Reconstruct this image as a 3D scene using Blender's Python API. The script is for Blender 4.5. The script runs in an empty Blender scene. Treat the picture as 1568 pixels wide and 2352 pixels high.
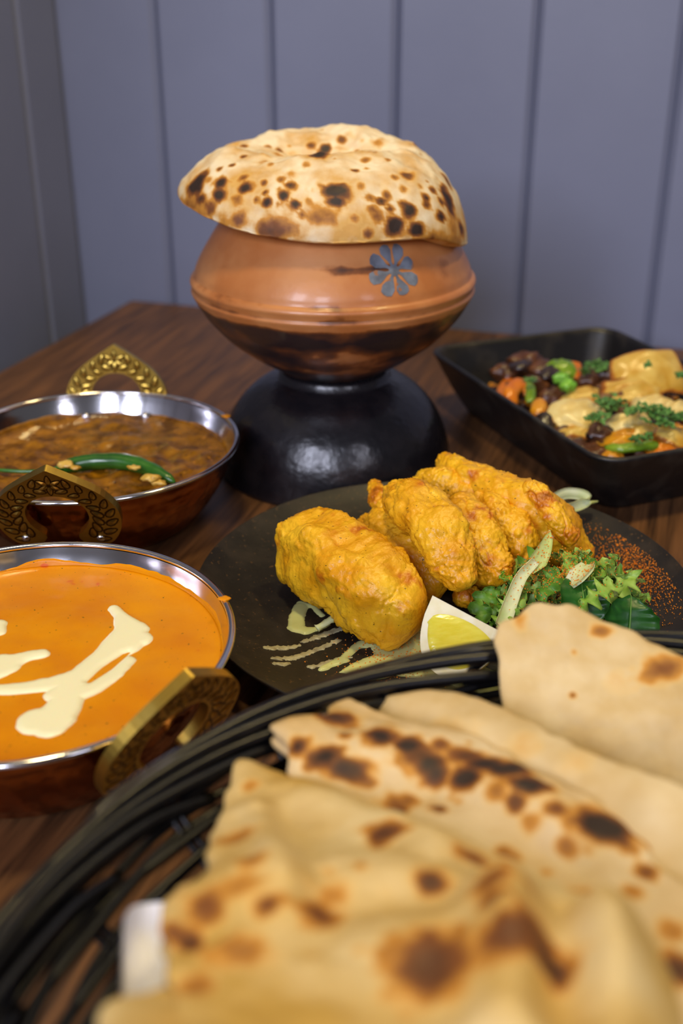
import bpy, bmesh, math, random
import numpy as np
from mathutils import Vector, Matrix, noise as mn

random.seed(7); np.random.seed(7)
scene = bpy.context.scene
COL = scene.collection
PI = math.pi

# ------------------------------------------------------------------ camera
CAM_POS = np.array([0.0, 0.0, 0.34]); PITCH = math.radians(25.6); FOC = 2613.0
cam_d = bpy.data.cameras.new('camera'); cam = bpy.data.objects.new('camera', cam_d); COL.objects.link(cam)
cam.location = CAM_POS; cam.rotation_euler = (PI/2 - PITCH, 0, 0)
cam_d.sensor_fit = 'VERTICAL'; cam_d.sensor_height = 36.0; cam_d.lens = 40.0
cam_d.clip_start = 0.01; cam_d.clip_end = 50
cam_d.dof.use_dof = True; cam_d.dof.focus_distance = 0.615; cam_d.dof.aperture_fstop = 5.2
scene.camera = cam

# ------------------------------------------------------------------ world, lights, exposure
def lin(c):
    c = np.array(c, float)/255.0
    return tuple(np.where(c <= .04045, c/12.92, ((c+.055)/1.055)**2.4))
def rgba(c): return (*lin(c), 1.0)

world = bpy.data.worlds.new('world'); scene.world = world; world.use_nodes = True
bg = world.node_tree.nodes['Background']; bg.inputs[0].default_value = (0.64, 0.62, 0.66, 1); bg.inputs[1].default_value = 0.12

def area_light(name, loc, target, size, power, color, spread=180):
    d = bpy.data.lights.new(name, 'AREA'); d.shape = 'DISK'; d.size = size; d.energy = power; d.color = color
    d.spread = math.radians(spread)
    o = bpy.data.objects.new(name, d); COL.objects.link(o); o.location = loc
    o.rotation_euler = (Vector(target)-Vector(loc)).to_track_quat('-Z', 'Y').to_euler()
    return o
# lamps of the dining room: warm downlights over the table; cool daylight from the shop-front windows behind the camera
area_light('warm_downlight', (-0.12, 0.40, 1.75), (-0.05, 0.65, 0.0), 0.22, 12.0, (1.0, 0.80, 0.40))
area_light('warm_downlight', (0.62, 0.75, 1.75), (0.25, 0.7, 0.0), 0.18, 7.0, (1.0, 0.76, 0.32))
def window_light(x, y, z, w_, h_, power, color):
    o = area_light('window_light', (x, y, z), (0.0, 0.75, 0.1), 1.0, power, color); o.data.shape = 'RECTANGLE'; o.data.size = w_; o.data.size_y = h_
window_light(-1.20, -1.45, 1.25, .46, .95, 31.0, (.78, .81, 1.0))
window_light(-0.40, -1.90, 1.25, .46, .95, 26.0, (.78, .81, 1.0))
window_light(1.25, -1.50, 1.30, .40, .80, 8.0, (.84, .84, 1.0))

scene.view_settings.view_transform = 'Standard'; scene.view_settings.look = 'None'
scene.view_settings.gamma = 1.0; scene.view_settings.use_curve_mapping = False
scene.view_settings.exposure = 0.0

# ------------------------------------------------------------------ survey helpers: a sight line met with a known height or distance
_fw = np.array([0, math.cos(PITCH), -math.sin(PITCH)]); _up = np.array([0, math.sin(PITCH), math.cos(PITCH)]); _rt = np.array([1., 0, 0])
def sight(x, y): return _rt*(x-784)/FOC - _up*(y-1176)/FOC + _fw
def at(x, y, z=None, Y=None):
    d = sight(x, y)
    t = (z-CAM_POS[2])/d[2] if z is not None else (Y-CAM_POS[1])/d[1]
    return CAM_POS + t*d
def proj(P):
    v = np.atleast_2d(P)-CAM_POS; zz = v@_fw
    return np.c_[784+FOC*(v@_rt)/zz, 1176-FOC*(v@_up)/zz], zz

# ------------------------------------------------------------------ object helpers
def tag(o, label=None, cat=None, group=None, kind=None):
    if label: o['label'] = label
    if cat: o['category'] = cat
    if group: o['group'] = group
    if kind: o['kind'] = kind
    return o
def empty(name, loc, label=None, cat=None, group=None, kind=None, rz=0):
    o = bpy.data.objects.new(name, None); COL.objects.link(o); o.location = tuple(loc); o.rotation_euler = (0, 0, rz)
    o.empty_display_size = .02
    return tag(o, label, cat, group, kind)
def absloc(o):
    v = np.array(o.location); return v if o.parent is None else v+absloc(o.parent)
def mesh(name, V, F, mat, parent=None, origin=None, smooth=True, attrs=None, label=None, cat=None, group=None, kind=None):
    """V in world coordinates; the object's origin is put at `origin` (or the parent's place)."""
    V = np.asarray(V, float)
    if origin is None: origin = absloc(parent) if parent is not None else np.array([V[:, 0].mean(), V[:, 1].mean(), V[:, 2].min()])
    me = bpy.data.meshes.new(name)
    me.from_pydata([tuple(v) for v in (V-np.asarray(origin))], [], F); me.update()
    if smooth: me.polygons.foreach_set('use_smooth', [True]*len(me.polygons))
    if attrs:
        for k, a in attrs.items():
            at_ = me.attributes.new(k, 'FLOAT', 'POINT'); at_.data.foreach_set('value', np.asarray(a, np.float32))
    me.materials.append(mat)
    o = bpy.data.objects.new(name, me); COL.objects.link(o)
    if parent is not None:
        o.parent = parent; o.location = tuple(np.asarray(origin)-absloc(parent))
    else: o.location = tuple(origin)
    return tag(o, label, cat, group, kind)
def copy_tree(o, parent=None):
    c = o.copy(); COL.objects.link(c); c.parent = parent
    for ch in list(o.children): copy_tree(ch, c)
    return c

def catmull(P, n):
    P = np.asarray(P, float); m = len(P)
    Q = np.vstack([2*P[0]-P[1], P, 2*P[-1]-P[-2]])
    out = []
    for t in np.linspace(0, m-1, n):
        i = min(int(t), m-2); u = t-i
        a, b, c, d = Q[i:i+4]
        out.append(.5*((2*b)+(-a+c)*u+(2*a-5*b+4*c-d)*u*u+(-a+3*b-3*c+d)*u**3))
    return np.array(out)
def closed_catmull(P, n):
    P = np.asarray(P, float); m = len(P); out = []
    for t in np.linspace(0, m, n, endpoint=False):
        i = int(t); u = t-i
        a, b, c, d = P[(i-1) % m], P[i % m], P[(i+1) % m], P[(i+2) % m]
        out.append(.5*((2*b)+(-a+c)*u+(2*a-5*b+4*c-d)*u*u+(-a+3*b-3*c+d)*u**3))
    return np.array(out)
def grid_faces(nu, nv, cu=False, cv=False, off=0):
    F = []
    for i in range(nu if cu else nu-1):
        for j in range(nv if cv else nv-1):
            a = i*nv+j; b = ((i+1) % nu)*nv+j; c = ((i+1) % nu)*nv+(j+1) % nv; d = i*nv+(j+1) % nv
            F.append((off+a, off+b, off+c, off+d))
    return F
def lathe(prof, seg, c=(0, 0, 0), close=False, cap=True):
    """prof: list of (r,z) from the bottom outwards; returns V,F with rings of seg"""
    prof = np.asarray(prof, float); n = len(prof); a = np.linspace(0, 2*PI, seg, endpoint=False)
    V = np.stack([np.outer(prof[:, 0], np.cos(a)), np.outer(prof[:, 0], np.sin(a)), np.repeat(prof[:, 1][:, None], seg, 1)], -1).reshape(-1, 3)+np.array(c)
    F = []
    for i in range(n if close else n-1):
        for j in range(seg):
            k = (i+1) % n
            F.append((i*seg+j, i*seg+(j+1) % seg, k*seg+(j+1) % seg, k*seg+j))
    if cap and not close:
        F.append(tuple(range(seg))[::-1]); F.append(tuple((n-1)*seg+j for j in range(seg)))
    return V, F
def frames(P):
    P = np.asarray(P, float); T = np.gradient(P, axis=0); T /= np.linalg.norm(T, axis=1)[:, None]+1e-12
    ref = np.array([0, 0, 1.]) if abs(T[0][2]) < .9 else np.array([1., 0, 0])
    A = []; n = ref-T[0]*(ref@T[0]); n /= np.linalg.norm(n)
    for t in T:
        n = n-t*(n@t); n /= np.linalg.norm(n)+1e-12; A.append(n.copy())
    A = np.array(A); B = np.cross(T, A); return T, A, B
def tube(P, r, seg=8, closed=False, flat=1.0):
    P = np.asarray(P, float); n = len(P); r = np.broadcast_to(np.asarray(r, float), (n,))
    T, A, B = frames(P); ang = np.linspace(0, 2*PI, seg, endpoint=False)
    V = (P[:, None, :]+r[:, None, None]*(np.cos(ang)[None, :, None]*A[:, None, :]*flat+np.sin(ang)[None, :, None]*B[:, None, :])).reshape(-1, 3)
    F = []
    for i in range(n if closed else n-1):
        k = (i+1) % n
        for j in range(seg): F.append((i*seg+j, i*seg+(j+1) % seg, k*seg+(j+1) % seg, k*seg+j))
    if not closed:
        F.append(tuple(range(seg))[::-1]); F.append(tuple((n-1)*seg+j for j in range(seg)))
    return V, F
def join(*parts):
    V = []; F = []; o = 0
    for v, f in parts:
        V.append(np.asarray(v)); F += [tuple(i+o for i in q) for q in f]; o += len(v)
    return np.vstack(V), F
def fbm(P, s, oct=3):
    return np.array([sum(mn.noise(Vector(p)*s*2**k+Vector((3.1*k, 1.7, 5.3)))/2**k for k in range(oct)) for p in P])
def n1(x, y=0, z=0): return mn.noise(Vector((x, y, z)))
def box(c, s, R=None, bev=0.0):
    """bevelled box as V,F; R = 3x3 axes in columns"""
    bm = bmesh.new(); bmesh.ops.create_cube(bm, size=1)
    for v in bm.verts: v.co = Vector((v.co.x*s[0], v.co.y*s[1], v.co.z*s[2]))
    if bev: bmesh.ops.bevel(bm, geom=list(bm.edges), offset=bev, segments=2, profile=.5, affect='EDGES')
    V = np.array([v.co[:] for v in bm.verts]); bm.verts.index_update()
    F = [tuple(v.index for v in f.verts) for f in bm.faces]; bm.free()
    if R is not None: V = V@np.asarray(R).T
    return V+np.asarray(c), F

# ------------------------------------------------------------------ materials
def pm(name, c1, c2=None, scale=40, detail=4, rough=.5, metal=0, bump=0., bscale=200, bdist=.001, spec=.5, sss=0, coat=0, ramp=(.35, .65),
       stretch=(1, 1, 1), rot=(0, 0, 0), attr=None, stops=None, anoise=.25, ascale=250, specks=None, rough2=None, trans=0, sssr=(.02, .008, .003), bdetail=5, distort=0):
    m = bpy.data.materials.new(name); m.use_nodes = True; nt = m.node_tree; N = nt.nodes; L = nt.links
    b = N['Principled BSDF']
    b.inputs['Roughness'].default_value = rough; b.inputs['Metallic'].default_value = metal
    b.inputs['Specular IOR Level'].default_value = spec
    b.inputs['Coat Weight'].default_value = coat; b.inputs['Coat Roughness'].default_value = .12
    if sss:
        b.inputs['Subsurface Weight'].default_value = sss; b.inputs['Subsurface Radius'].default_value = sssr; b.inputs['Subsurface Scale'].default_value = 1.0
    if trans: b.inputs['Transmission Weight'].default_value = trans
    tc = N.new('ShaderNodeTexCoord'); mp = N.new('ShaderNodeMapping'); mp.inputs['Scale'].default_value = stretch; mp.inputs['Rotation'].default_value = rot
    L.new(tc.outputs['Object'], mp.inputs['Vector'])
    def noise(sc, det=4, vec=None, dist=0):
        n = N.new('ShaderNodeTexNoise'); n.inputs['Scale'].default_value = sc; n.inputs['Detail'].default_value = det; n.inputs['Distortion'].default_value = dist
        L.new(vec or mp.outputs['Vector'], n.inputs['Vector']); return n
    col = None
    if c2 is not None:
        n = noise(scale, detail, dist=distort); cr = N.new('ShaderNodeValToRGB')
        cr.color_ramp.elements[0].position = ramp[0]; cr.color_ramp.elements[1].position = ramp[1]
        cr.color_ramp.elements[0].color = rgba(c1); cr.color_ramp.elements[1].color = rgba(c2)
        L.new(n.outputs['Fac'], cr.inputs['Fac']); col = cr.outputs['Color']
        if rough2 is not None:
            mr = N.new('ShaderNodeMapRange'); mr.inputs['To Min'].default_value = rough; mr.inputs['To Max'].default_value = rough2
            L.new(n.outputs['Fac'], mr.inputs['Value']); L.new(mr.outputs['Result'], b.inputs['Roughness'])
    if specks:   # (scale, threshold, colour)
        for sc_, th_, sccol in specks:
            v = noise(sc_, 2, tc.outputs['Object']); lt = N.new('ShaderNodeMapRange')
            lt.inputs['From Min'].default_value = th_; lt.inputs['From Max'].default_value = th_+.03
            L.new(v.outputs['Fac'], lt.inputs['Value'])
            mx = N.new('ShaderNodeMix'); mx.data_type = 'RGBA'; L.new(lt.outputs['Result'], mx.inputs['Factor'])
            if col: L.new(col, mx.inputs['A'])
            else: mx.inputs['A'].default_value = rgba(c1)
            mx.inputs['B'].default_value = rgba(sccol); col = mx.outputs['Result']
    if attr:
        a = N.new('ShaderNodeAttribute'); a.attribute_name = attr
        n = noise(ascale, 5, tc.outputs['Object']); s = N.new('ShaderNodeMath'); s.operation = 'SUBTRACT'; s.inputs[1].default_value = .5
        L.new(n.outputs['Fac'], s.inputs[0])
        ml = N.new('ShaderNodeMath'); ml.operation = 'MULTIPLY_ADD'; ml.inputs[1].default_value = anoise*2
        L.new(s.outputs[0], ml.inputs[0]); L.new(a.outputs['Fac'], ml.inputs[2])
        cr = N.new('ShaderNodeValToRGB'); el = cr.color_ramp.elements
        while len(el) < len(stops): el.new(.5)
        for e, (p, c) in zip(el, stops):
            e.position = p; e.color = rgba(c)
        L.new(ml.outputs[0], cr.inputs['Fac'])
        am = N.new('ShaderNodeMapRange'); am.inputs['From Min'].default_value = stops[0][0]; am.inputs['From Max'].default_value = stops[1][0]
        L.new(ml.outputs[0], am.inputs['Value'])
        mx = N.new('ShaderNodeMix'); mx.data_type = 'RGBA'; L.new(am.outputs['Result'], mx.inputs['Factor'])
        if col: L.new(col, mx.inputs['A'])
        else: mx.inputs['A'].default_value = rgba(c1)
        L.new(cr.outputs['Color'], mx.inputs['B']); col = mx.outputs['Result']
    if col: L.new(col, b.inputs['Base Color'])
    else: b.inputs['Base Color'].default_value = rgba(c1)
    if bump:
        n = noise(bscale, bdetail); bp = N.new('ShaderNodeBump'); bp.inputs['Strength'].default_value = bump; bp.inputs['Distance'].default_value = bdist
        L.new(n.outputs['Fac'], bp.inputs['Height']); L.new(bp.outputs['Normal'], b.inputs['Normal'])
    return m

M = {}
M['paint'] = pm('painted_panel', (118, 123, 146), (123, 128, 151), 6, 3, rough=.42, bump=.15, bscale=60, bdist=.0006, spec=.4)
M['floor'] = pm('floor_boards', (60, 45, 35), (84, 62, 46), 4, 4, rough=.6, stretch=(1, 12, 1))
M['wood'] = pm('walnut_tabletop', (60, 39, 24), (120, 80, 47), 9, 7, rough=.38, bump=.12, bscale=30, bdist=.0005, stretch=(22, 1.3, 4), ramp=(.3, .72), spec=.45, rough2=.5, distort=.4)
M['wood_dark'] = pm('dark_metal_base', (30, 28, 28), rough=.5)
M['blackglaze'] = pm('black_stoneware', (20, 18, 22), (30, 26, 29), 60, 4, rough=.20, bump=.5, bscale=110, bdist=.0012, spec=.65, bdetail=2, rough2=.34)
M['dishglaze'] = pm('black_dish_glaze', (17, 15, 16), (58, 52, 44), 40, 6, rough=.36, bump=.25, bscale=160, bdist=.0006, spec=.55, ramp=(.48, .78), rough2=.5)
M['plateglaze'] = pm('dark_bronze_plate', (27, 23, 20), (48, 39, 31), 55, 7, rough=.42, bump=.25, bscale=240, bdist=.0005, spec=.5, ramp=(.45, .75), specks=[(420, .67, (84, 60, 34))], rough2=.58)
M['clay'] = pm('terracotta', (202, 138, 82), (182, 112, 58), 25, 5, rough=.38, bump=.3, bscale=120, bdist=.0008, coat=.25, attr='soot', anoise=.22, ascale=90,
               stops=[(.28, (184, 112, 56)), (.5, (132, 76, 36)), (.72, (88, 52, 34)), (1, (44, 32, 34))])
M['bluepaint'] = pm('blue_grey_paint', (122, 130, 142), (92, 96, 106), 120, 5, rough=.4, specks=[(150, .62, (150, 104, 74))])
CH = [(.10, (236, 200, 122)), (.36, (200, 138, 50)), (.60, (126, 72, 24)), (.90, (46, 30, 22))]
M['naan'] = pm('naan_crust', (238, 220, 184), (208, 158, 78), 34, 6, ramp=(.42, .66), rough=.62, bump=.4, bscale=150, bdist=.0012, sss=.02, attr='char', anoise=.28, ascale=120, stops=CH)
M['roti'] = pm('roti_crust', (226, 202, 160), (200, 160, 90), 22, 6, rough=.62, bump=.35, bscale=90, bdist=.0015, sss=.02, attr='char', anoise=.12, ascale=110, stops=CH)
M['warmlitroti'] = pm('warm_lit_roti_crust', (224, 200, 148), (200, 160, 76), 22, 6, rough=.62, bump=.35, bscale=90, bdist=.0015, sss=.02, attr='char', anoise=.12, ascale=110, stops=CH)  # roti crust with the warm yellow light on the front breads put into its colour
M['plainroti'] = pm('plain_roti', (220, 196, 150), (200, 168, 110), 45, 6, rough=.65, bump=.3, bscale=140, bdist=.001, sss=.02, attr='char', anoise=.1, ascale=160, stops=CH)
M['napkin'] = pm('white_paper', (232, 232, 240), rough=.8)
M['copper'] = pm('hammered_copper', (190, 116, 58), (150, 84, 40), 60, 4, rough=.22, metal=1, bump=.1, bscale=300, bdist=.0005)
M['steel'] = pm('polished_steel', (222, 220, 224), rough=.13, metal=1, bump=.12, bscale=55, bdist=.0008, bdetail=2)
M['brass'] = pm('brass', (206, 174, 84), (190, 154, 66), 80, 4, rough=.32, metal=1, bump=.06, bscale=300, bdist=.0004)
M['brassline'] = pm('dark_brass_relief', (96, 72, 28), (84, 60, 22), 80, 4, rough=.36, metal=1)
M['curry'] = pm('brown_curry', (156, 102, 12), (88, 52, 5), 85, 7, rough=.28, bump=.6, bscale=190, bdist=.0018, spec=.4, sss=.0, specks=[(320, .66, (70, 38, 14)), (250, .68, (188, 120, 40))])
M['masala'] = pm('orange_masala', (222, 144, 0), (210, 126, 0), 30, 5, rough=.28, bump=.18, bscale=160, bdist=.0008, spec=.25, sss=.0, specks=[(420, .70, (96, 76, 18)), (60, .72, (206, 92, 26))])
M['cream'] = pm('cream', (250, 240, 196), rough=.3, sss=.2)
M['sauce'] = pm('pale_green_sauce', (222, 224, 150), (206, 208, 136), 60, 3, rough=.28, sss=.15)
M['smear'] = pm('thin_sauce_smear', (150, 140, 108), (196, 190, 150), 160, 4, rough=.4, stretch=(1, 1, 1))
M['chilli'] = pm('green_chilli_skin', (30, 80, 20), (50, 106, 28), 60, 3, rough=.25, coat=.3)
M['batter'] = pm('fried_batter', (240, 186, 34), (218, 148, 10), 45, 6, rough=.36, bump=.5, bscale=420, bdist=.0012, spec=.5, sss=.04, sssr=(.006, .003, .001), bdetail=4,
                 attr='brown', anoise=.22, ascale=150, stops=[(.3, (216, 138, 8)), (.55, (196, 112, 10)), (.8, (150, 84, 14)), (1, (92, 56, 20))], specks=[(560, .70, (104, 76, 20))])
M['pith'] = pm('lemon_pith', (246, 238, 214), (238, 226, 190), 160, 3, rough=.6, sss=.2)
M['rind'] = pm('lemon_rind', (232, 196, 50), (214, 170, 40), 200, 3, rough=.42, bump=.5, bscale=500, bdist=.0006)
M['lemon'] = pm('lemon_flesh', (224, 206, 60), (238, 224, 96), 90, 4, rough=.15, sss=.3, bump=.3, bscale=200, bdist=.0006, stretch=(1, 3, 3))
M['frisee'] = pm('frisee_green', (120, 168, 52), (176, 204, 96), 70, 4, rough=.45, sss=.15, spec=.4)
M['friseedark'] = pm('dark_frisee_green', (72, 124, 34), (112, 160, 54), 70, 4, rough=.45, sss=.15, spec=.4)
M['palegreen'] = pm('pale_lettuce_rib', (214, 220, 140), (178, 198, 96), 60, 4, rough=.45, sss=.25)
M['spinach'] = pm('spinach_green', (28, 84, 26), (42, 104, 34), 80, 4, rough=.36, sss=.1, bump=.2, bscale=200)
M['vein'] = pm('leaf_vein', (92, 142, 60), rough=.45)
M['shred'] = pm('white_shred', (230, 226, 176), (206, 214, 140), 90, 3, rough=.45, sss=.3)
M['paprika'] = pm('paprika_powder', (250, 160, 44), (232, 128, 24), 400, 2, rough=.9)
M['rattan'] = pm('black_rattan', (9, 9, 11), (14, 14, 17), 200, 3, rough=.28, spec=.5)
M['onion'] = pm('seared_onion', (218, 182, 92), (196, 146, 46), 70, 5, rough=.28, sss=.1, coat=0, attr='brown', anoise=.2, ascale=90, stops=[(.35, (206, 140, 40)), (.6, (160, 92, 22)), (1, (96, 52, 18)), ])
M['onionpale'] = pm('pale_onion', (232, 208, 140), (212, 174, 86), 70, 5, rough=.28, sss=.1, coat=0, attr='brown', anoise=.15, ascale=90, stops=[(.5, (214, 150, 50)), (.75, (170, 96, 24)), (1, (96, 52, 18))])
M['meat'] = pm('seared_mushroom', (74, 42, 24), (112, 66, 32), 90, 5, rough=.36, bump=.6, bscale=160, bdist=.0016, coat=.2)
M['darkmeat'] = pm('charred_aubergine', (36, 26, 24), (60, 40, 32), 90, 5, rough=.3, bump=.4, bscale=160, coat=.3)
M['orangeveg'] = pm('orange_pepper', (220, 128, 18), (196, 96, 12), 60, 3, rough=.28, coat=.2, sss=0)
M['yellowveg'] = pm('yellow_pepper', (216, 150, 26), (196, 116, 20), 60, 3, rough=.28, coat=.3, sss=.1)
M['greenveg'] = pm('green_pepper', (128, 158, 36), (92, 130, 26), 60, 3, rough=.28, coat=.3, sss=.1)
M['brightgreen'] = pm('spring_onion', (132, 190, 60), (96, 164, 50), 60, 3, rough=.32, sss=.15)
M['coriander'] = pm('coriander_leaf', (52, 104, 40), (92, 142, 62), 120, 3, rough=.45, sss=.1)
M['gravy'] = pm('oily_gravy', (124, 68, 16), (56, 30, 12), 110, 6, rough=.22, bump=.5, bscale=150, bdist=.002)

# ------------------------------------------------------------------ room shell
T0 = np.array([-.2389, 1.267, 0]); D = np.array([.9532, -.3024, 0]); D /= np.linalg.norm(D); NN = np.array([-D[1], D[0], 0])
UPV = np.array([0, 0, 1.]); FLOORZ = -.74; CEILZ = 1.9
RW = np.c_[D, NN, UPV]
CORNER = T0+NN*.016-D*.072
def board(parent, s0, s1, origin, along, inward):
    """one tongue-and-groove board: V-chamfered long edges"""
    th = .012; ch = .0055; g = .0006
    xs = [s0+g, s0+g, s0+g+ch, s1-g-ch, s1-g, s1-g]; ys = [0, th-ch, th, th, th-ch, 0]
    V = []
    for z in (FLOORZ+.09, CEILZ-.02):
        for x, y in zip(xs, ys): V.append(origin+along*x+inward*y+UPV*z)
    F = [(i, (i+1) % 6, 6+(i+1) % 6, 6+i) for i in range(6)]+[tuple(range(6))[::-1], tuple(range(6, 12))]
    return mesh('board', V, F, M['paint'], parent, smooth=False)
S = [-.0, .122, .2473, .3766, .5104, .641, .77, .90, 1.03, 1.16, 1.29]
w = empty('wall_back', CORNER+UPV*FLOORZ, kind='structure')
mid = CORNER+D*.645+NN*.02+UPV*(FLOORZ+CEILZ)/2
mesh('backing', *box(mid, (1.33, .04, CEILZ-FLOORZ), RW), M['paint'], w, smooth=False)
for a, b in zip(S[:-1], S[1:]): board(w, a, b, CORNER, D, -NN)
w2 = empty('wall_left', CORNER-NN*.6+UPV*FLOORZ, kind='structure')
mid = CORNER-NN*.64-D*.02+UPV*(FLOORZ+CEILZ)/2
mesh('backing', *box(mid, (.04, 1.32, CEILZ-FLOORZ), RW), M['paint'], w2, smooth=False)
SL = [.013, .09, .218, .346, .474, .602, .73, .858, .986, 1.114, 1.242]
for a, b in zip(SL[:-1], SL[1:]): board(w2, a, b, CORNER, -NN, D)
mesh('baseboard_back', *box(CORNER+D*.66-NN*.010+UPV*(FLOORZ+.045), (1.28, .02, .09), RW, .003), M['paint'], kind='structure', smooth=False)
mesh('baseboard_left', *box(CORNER-NN*.66+D*.010+UPV*(FLOORZ+.045), (.02, 1.26, .09), RW, .003), M['paint'], kind='structure', smooth=False)
mesh('floor', *box(CORNER+D*.6-NN*.8+UPV*(FLOORZ-.02), (3.2, 3.4, .04), RW), M['floor'], kind='structure', smooth=False)

# ------------------------------------------------------------------ table
TC = T0+D*.55-NN*.75
t = empty('dining_table', TC+UPV*FLOORZ, 'dark brown wooden dining table set with the dishes, in the panelled corner', 'table')
tt = mesh('tabletop', *box(np.zeros(3), (1.1, 1.5, .032), None, .004), M['wood'], None, origin=(0, 0, 0), smooth=False)
tt.parent = t; tt.location = (0, 0, -FLOORZ-.016); tt.rotation_euler = (0, 0, math.atan2(D[1], D[0]))
for k in (-.42, .42):
    b0 = TC+NN*k
    V, F = lathe([(.03, FLOORZ+.03), (.03, -.06), (.09, -.05), (.09, -.033)], 24, (b0[0], b0[1], 0)); mesh('column', V, F, M['wood_dark'], t)
    V, F = lathe(catmull([(.2, FLOORZ), (.2, FLOORZ+.012), (.1, FLOORZ+.025), (.03, FLOORZ+.035)], 10), 32, (b0[0], b0[1], 0)); mesh('foot', V, F, M['wood_dark'], t)

# ------------------------------------------------------------------ upturned black bowl under the clay pot
BC = np.array([-.005, .795])
prof = [(.080, .004), (.0835, 0.0), (.0862, .0015), (.0862, .006), (.0850, .018), (.0815, .031), (.0745, .0455), (.064, .058), (.052, .0665), (.041, .0705),
        (.0405, .0745), (.039, .0765), (.036, .0765), (.035, .0735), (.02, .0725), (.0005, .0725)]
inner = [(.0005, .066), (.03, .064), (.05, .058), (.066, .046), (.076, .030), (.080, .012)]
pr = catmull(prof[:10], 60).tolist()+prof[10:]+inner
o = empty('upturned_bowl', (*BC, 0), 'upturned black glazed bowl serving as stand under the clay pot', 'bowl')
V, F = lathe(pr, 128, (*BC, 0), close=True)
mesh('body', V, F, M['blackglaze'], o)

# ------------------------------------------------------------------ clay pot
PC = np.array([-.006, .795])
potp = [(.0005, .0772), (.030, .0772), (.038, .0778), (.0425, .0805), (.0575, .0895), (.0755, .103), (.0895, .1185), (.0955, .128), (.0985, .1335), (.0998, .1365), (.0990, .1385),
        (.0994, .1405), (.1002, .1432), (.0992, .1455), (.0974, .1470), (.0968, .1485), (.0955, .1530), (.0915, .1610), (.086, .170), (.0795, .180), (.074, .187), (.070, .191), (.069, .194), (.073, .198), (.0735, .2005), (.071, .2015)]
outer = catmull(potp, 120)
inn = [(.067, .199), (.064, .192), (.070, .184), (.082, .168), (.092, .150), (.090, .132), (.07, .106), (.04, .088), (.0005, .083)]
seg = 180
V, F = lathe(np.vstack([outer, catmull(inn, 24)]), seg, (*PC, 0), close=True)
P = V-np.array([*PC, 0])
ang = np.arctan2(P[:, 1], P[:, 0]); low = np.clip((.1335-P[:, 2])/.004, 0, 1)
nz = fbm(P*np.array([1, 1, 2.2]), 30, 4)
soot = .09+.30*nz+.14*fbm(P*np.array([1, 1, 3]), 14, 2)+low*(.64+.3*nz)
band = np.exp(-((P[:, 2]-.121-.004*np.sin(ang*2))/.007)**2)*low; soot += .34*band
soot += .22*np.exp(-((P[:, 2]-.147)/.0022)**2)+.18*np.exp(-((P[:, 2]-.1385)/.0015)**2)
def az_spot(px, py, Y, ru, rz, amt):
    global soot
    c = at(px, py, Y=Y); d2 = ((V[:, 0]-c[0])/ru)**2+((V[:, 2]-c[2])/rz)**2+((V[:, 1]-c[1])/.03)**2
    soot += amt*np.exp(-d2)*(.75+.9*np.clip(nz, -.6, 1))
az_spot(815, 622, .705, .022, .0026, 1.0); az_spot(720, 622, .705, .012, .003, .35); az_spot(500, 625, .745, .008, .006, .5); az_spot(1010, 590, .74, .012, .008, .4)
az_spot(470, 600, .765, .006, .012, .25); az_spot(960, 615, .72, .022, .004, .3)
o = empty('clay_pot', (*PC, .0767), 'round terracotta clay pot with ridged waist and painted blue-grey flower', 'pot')
mesh('body', V, F, M['clay'], o, attrs={'soot': soot})
# painted flower on the shoulder
sh = outer[(outer[:, 1] > .146) & (outer[:, 1] < .19)]
def pot_r(z): return np.interp(z, sh[:, 1], sh[:, 0])
fc = np.array([.0405, .1668])    # (arc length along front, height)
for k in range(8):
    a = 2*PI*k/8+.25; L_ = .0172 if k % 2 else .0160
    if k == 4: L_ = .0178
    pts = []
    for r_, wd in ((.0026, .0007), (.0058, .0012), (.0088, .0028), (.0118, .0042), (L_-.0012, .0036), (L_, .0012)): pts.append((r_, wd))
    ov = [(r_, wd) for r_, wd in pts]+[(r_, -wd) for r_, wd in pts[::-1]]
    W = []
    for (r_, wd) in ov:
        u = fc[0]+(math.cos(a)*r_-math.sin(a)*wd); z = fc[1]+(math.sin(a)*r_+math.cos(a)*wd)*.92
        z = min(max(z, .1475), .189); R_ = pot_r(z)+.00035; th = -PI/2+u/.088
        W.append((PC[0]+R_*math.cos(th), PC[1]+R_*math.sin(th), z))
    W = np.array(W); nW = len(W)//2
    Fq = [(i, i+1, 2*nW-2-i, 2*nW-1-i) for i in range(nW-1)]
    mesh('painted_petal', W, [q[::-1] for q in Fq], M['bluepaint'], o)
W = []
for r_ in (.0002, .0036):
    for a in np.linspace(0, 2*PI, 16, endpoint=False):
        u = fc[0]+math.cos(a)*r_; z = fc[1]+math.sin(a)*r_*.9; R_ = pot_r(z)+.0004; th = -PI/2+u/.088
        W.append((PC[0]+R_*math.cos(th), PC[1]+R_*math.sin(th), z))
mesh('painted_centre', W, [(i, (i+1) % 16, 16+(i+1) % 16, 16+i) for i in range(16)], M['bluepaint'], o)

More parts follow.
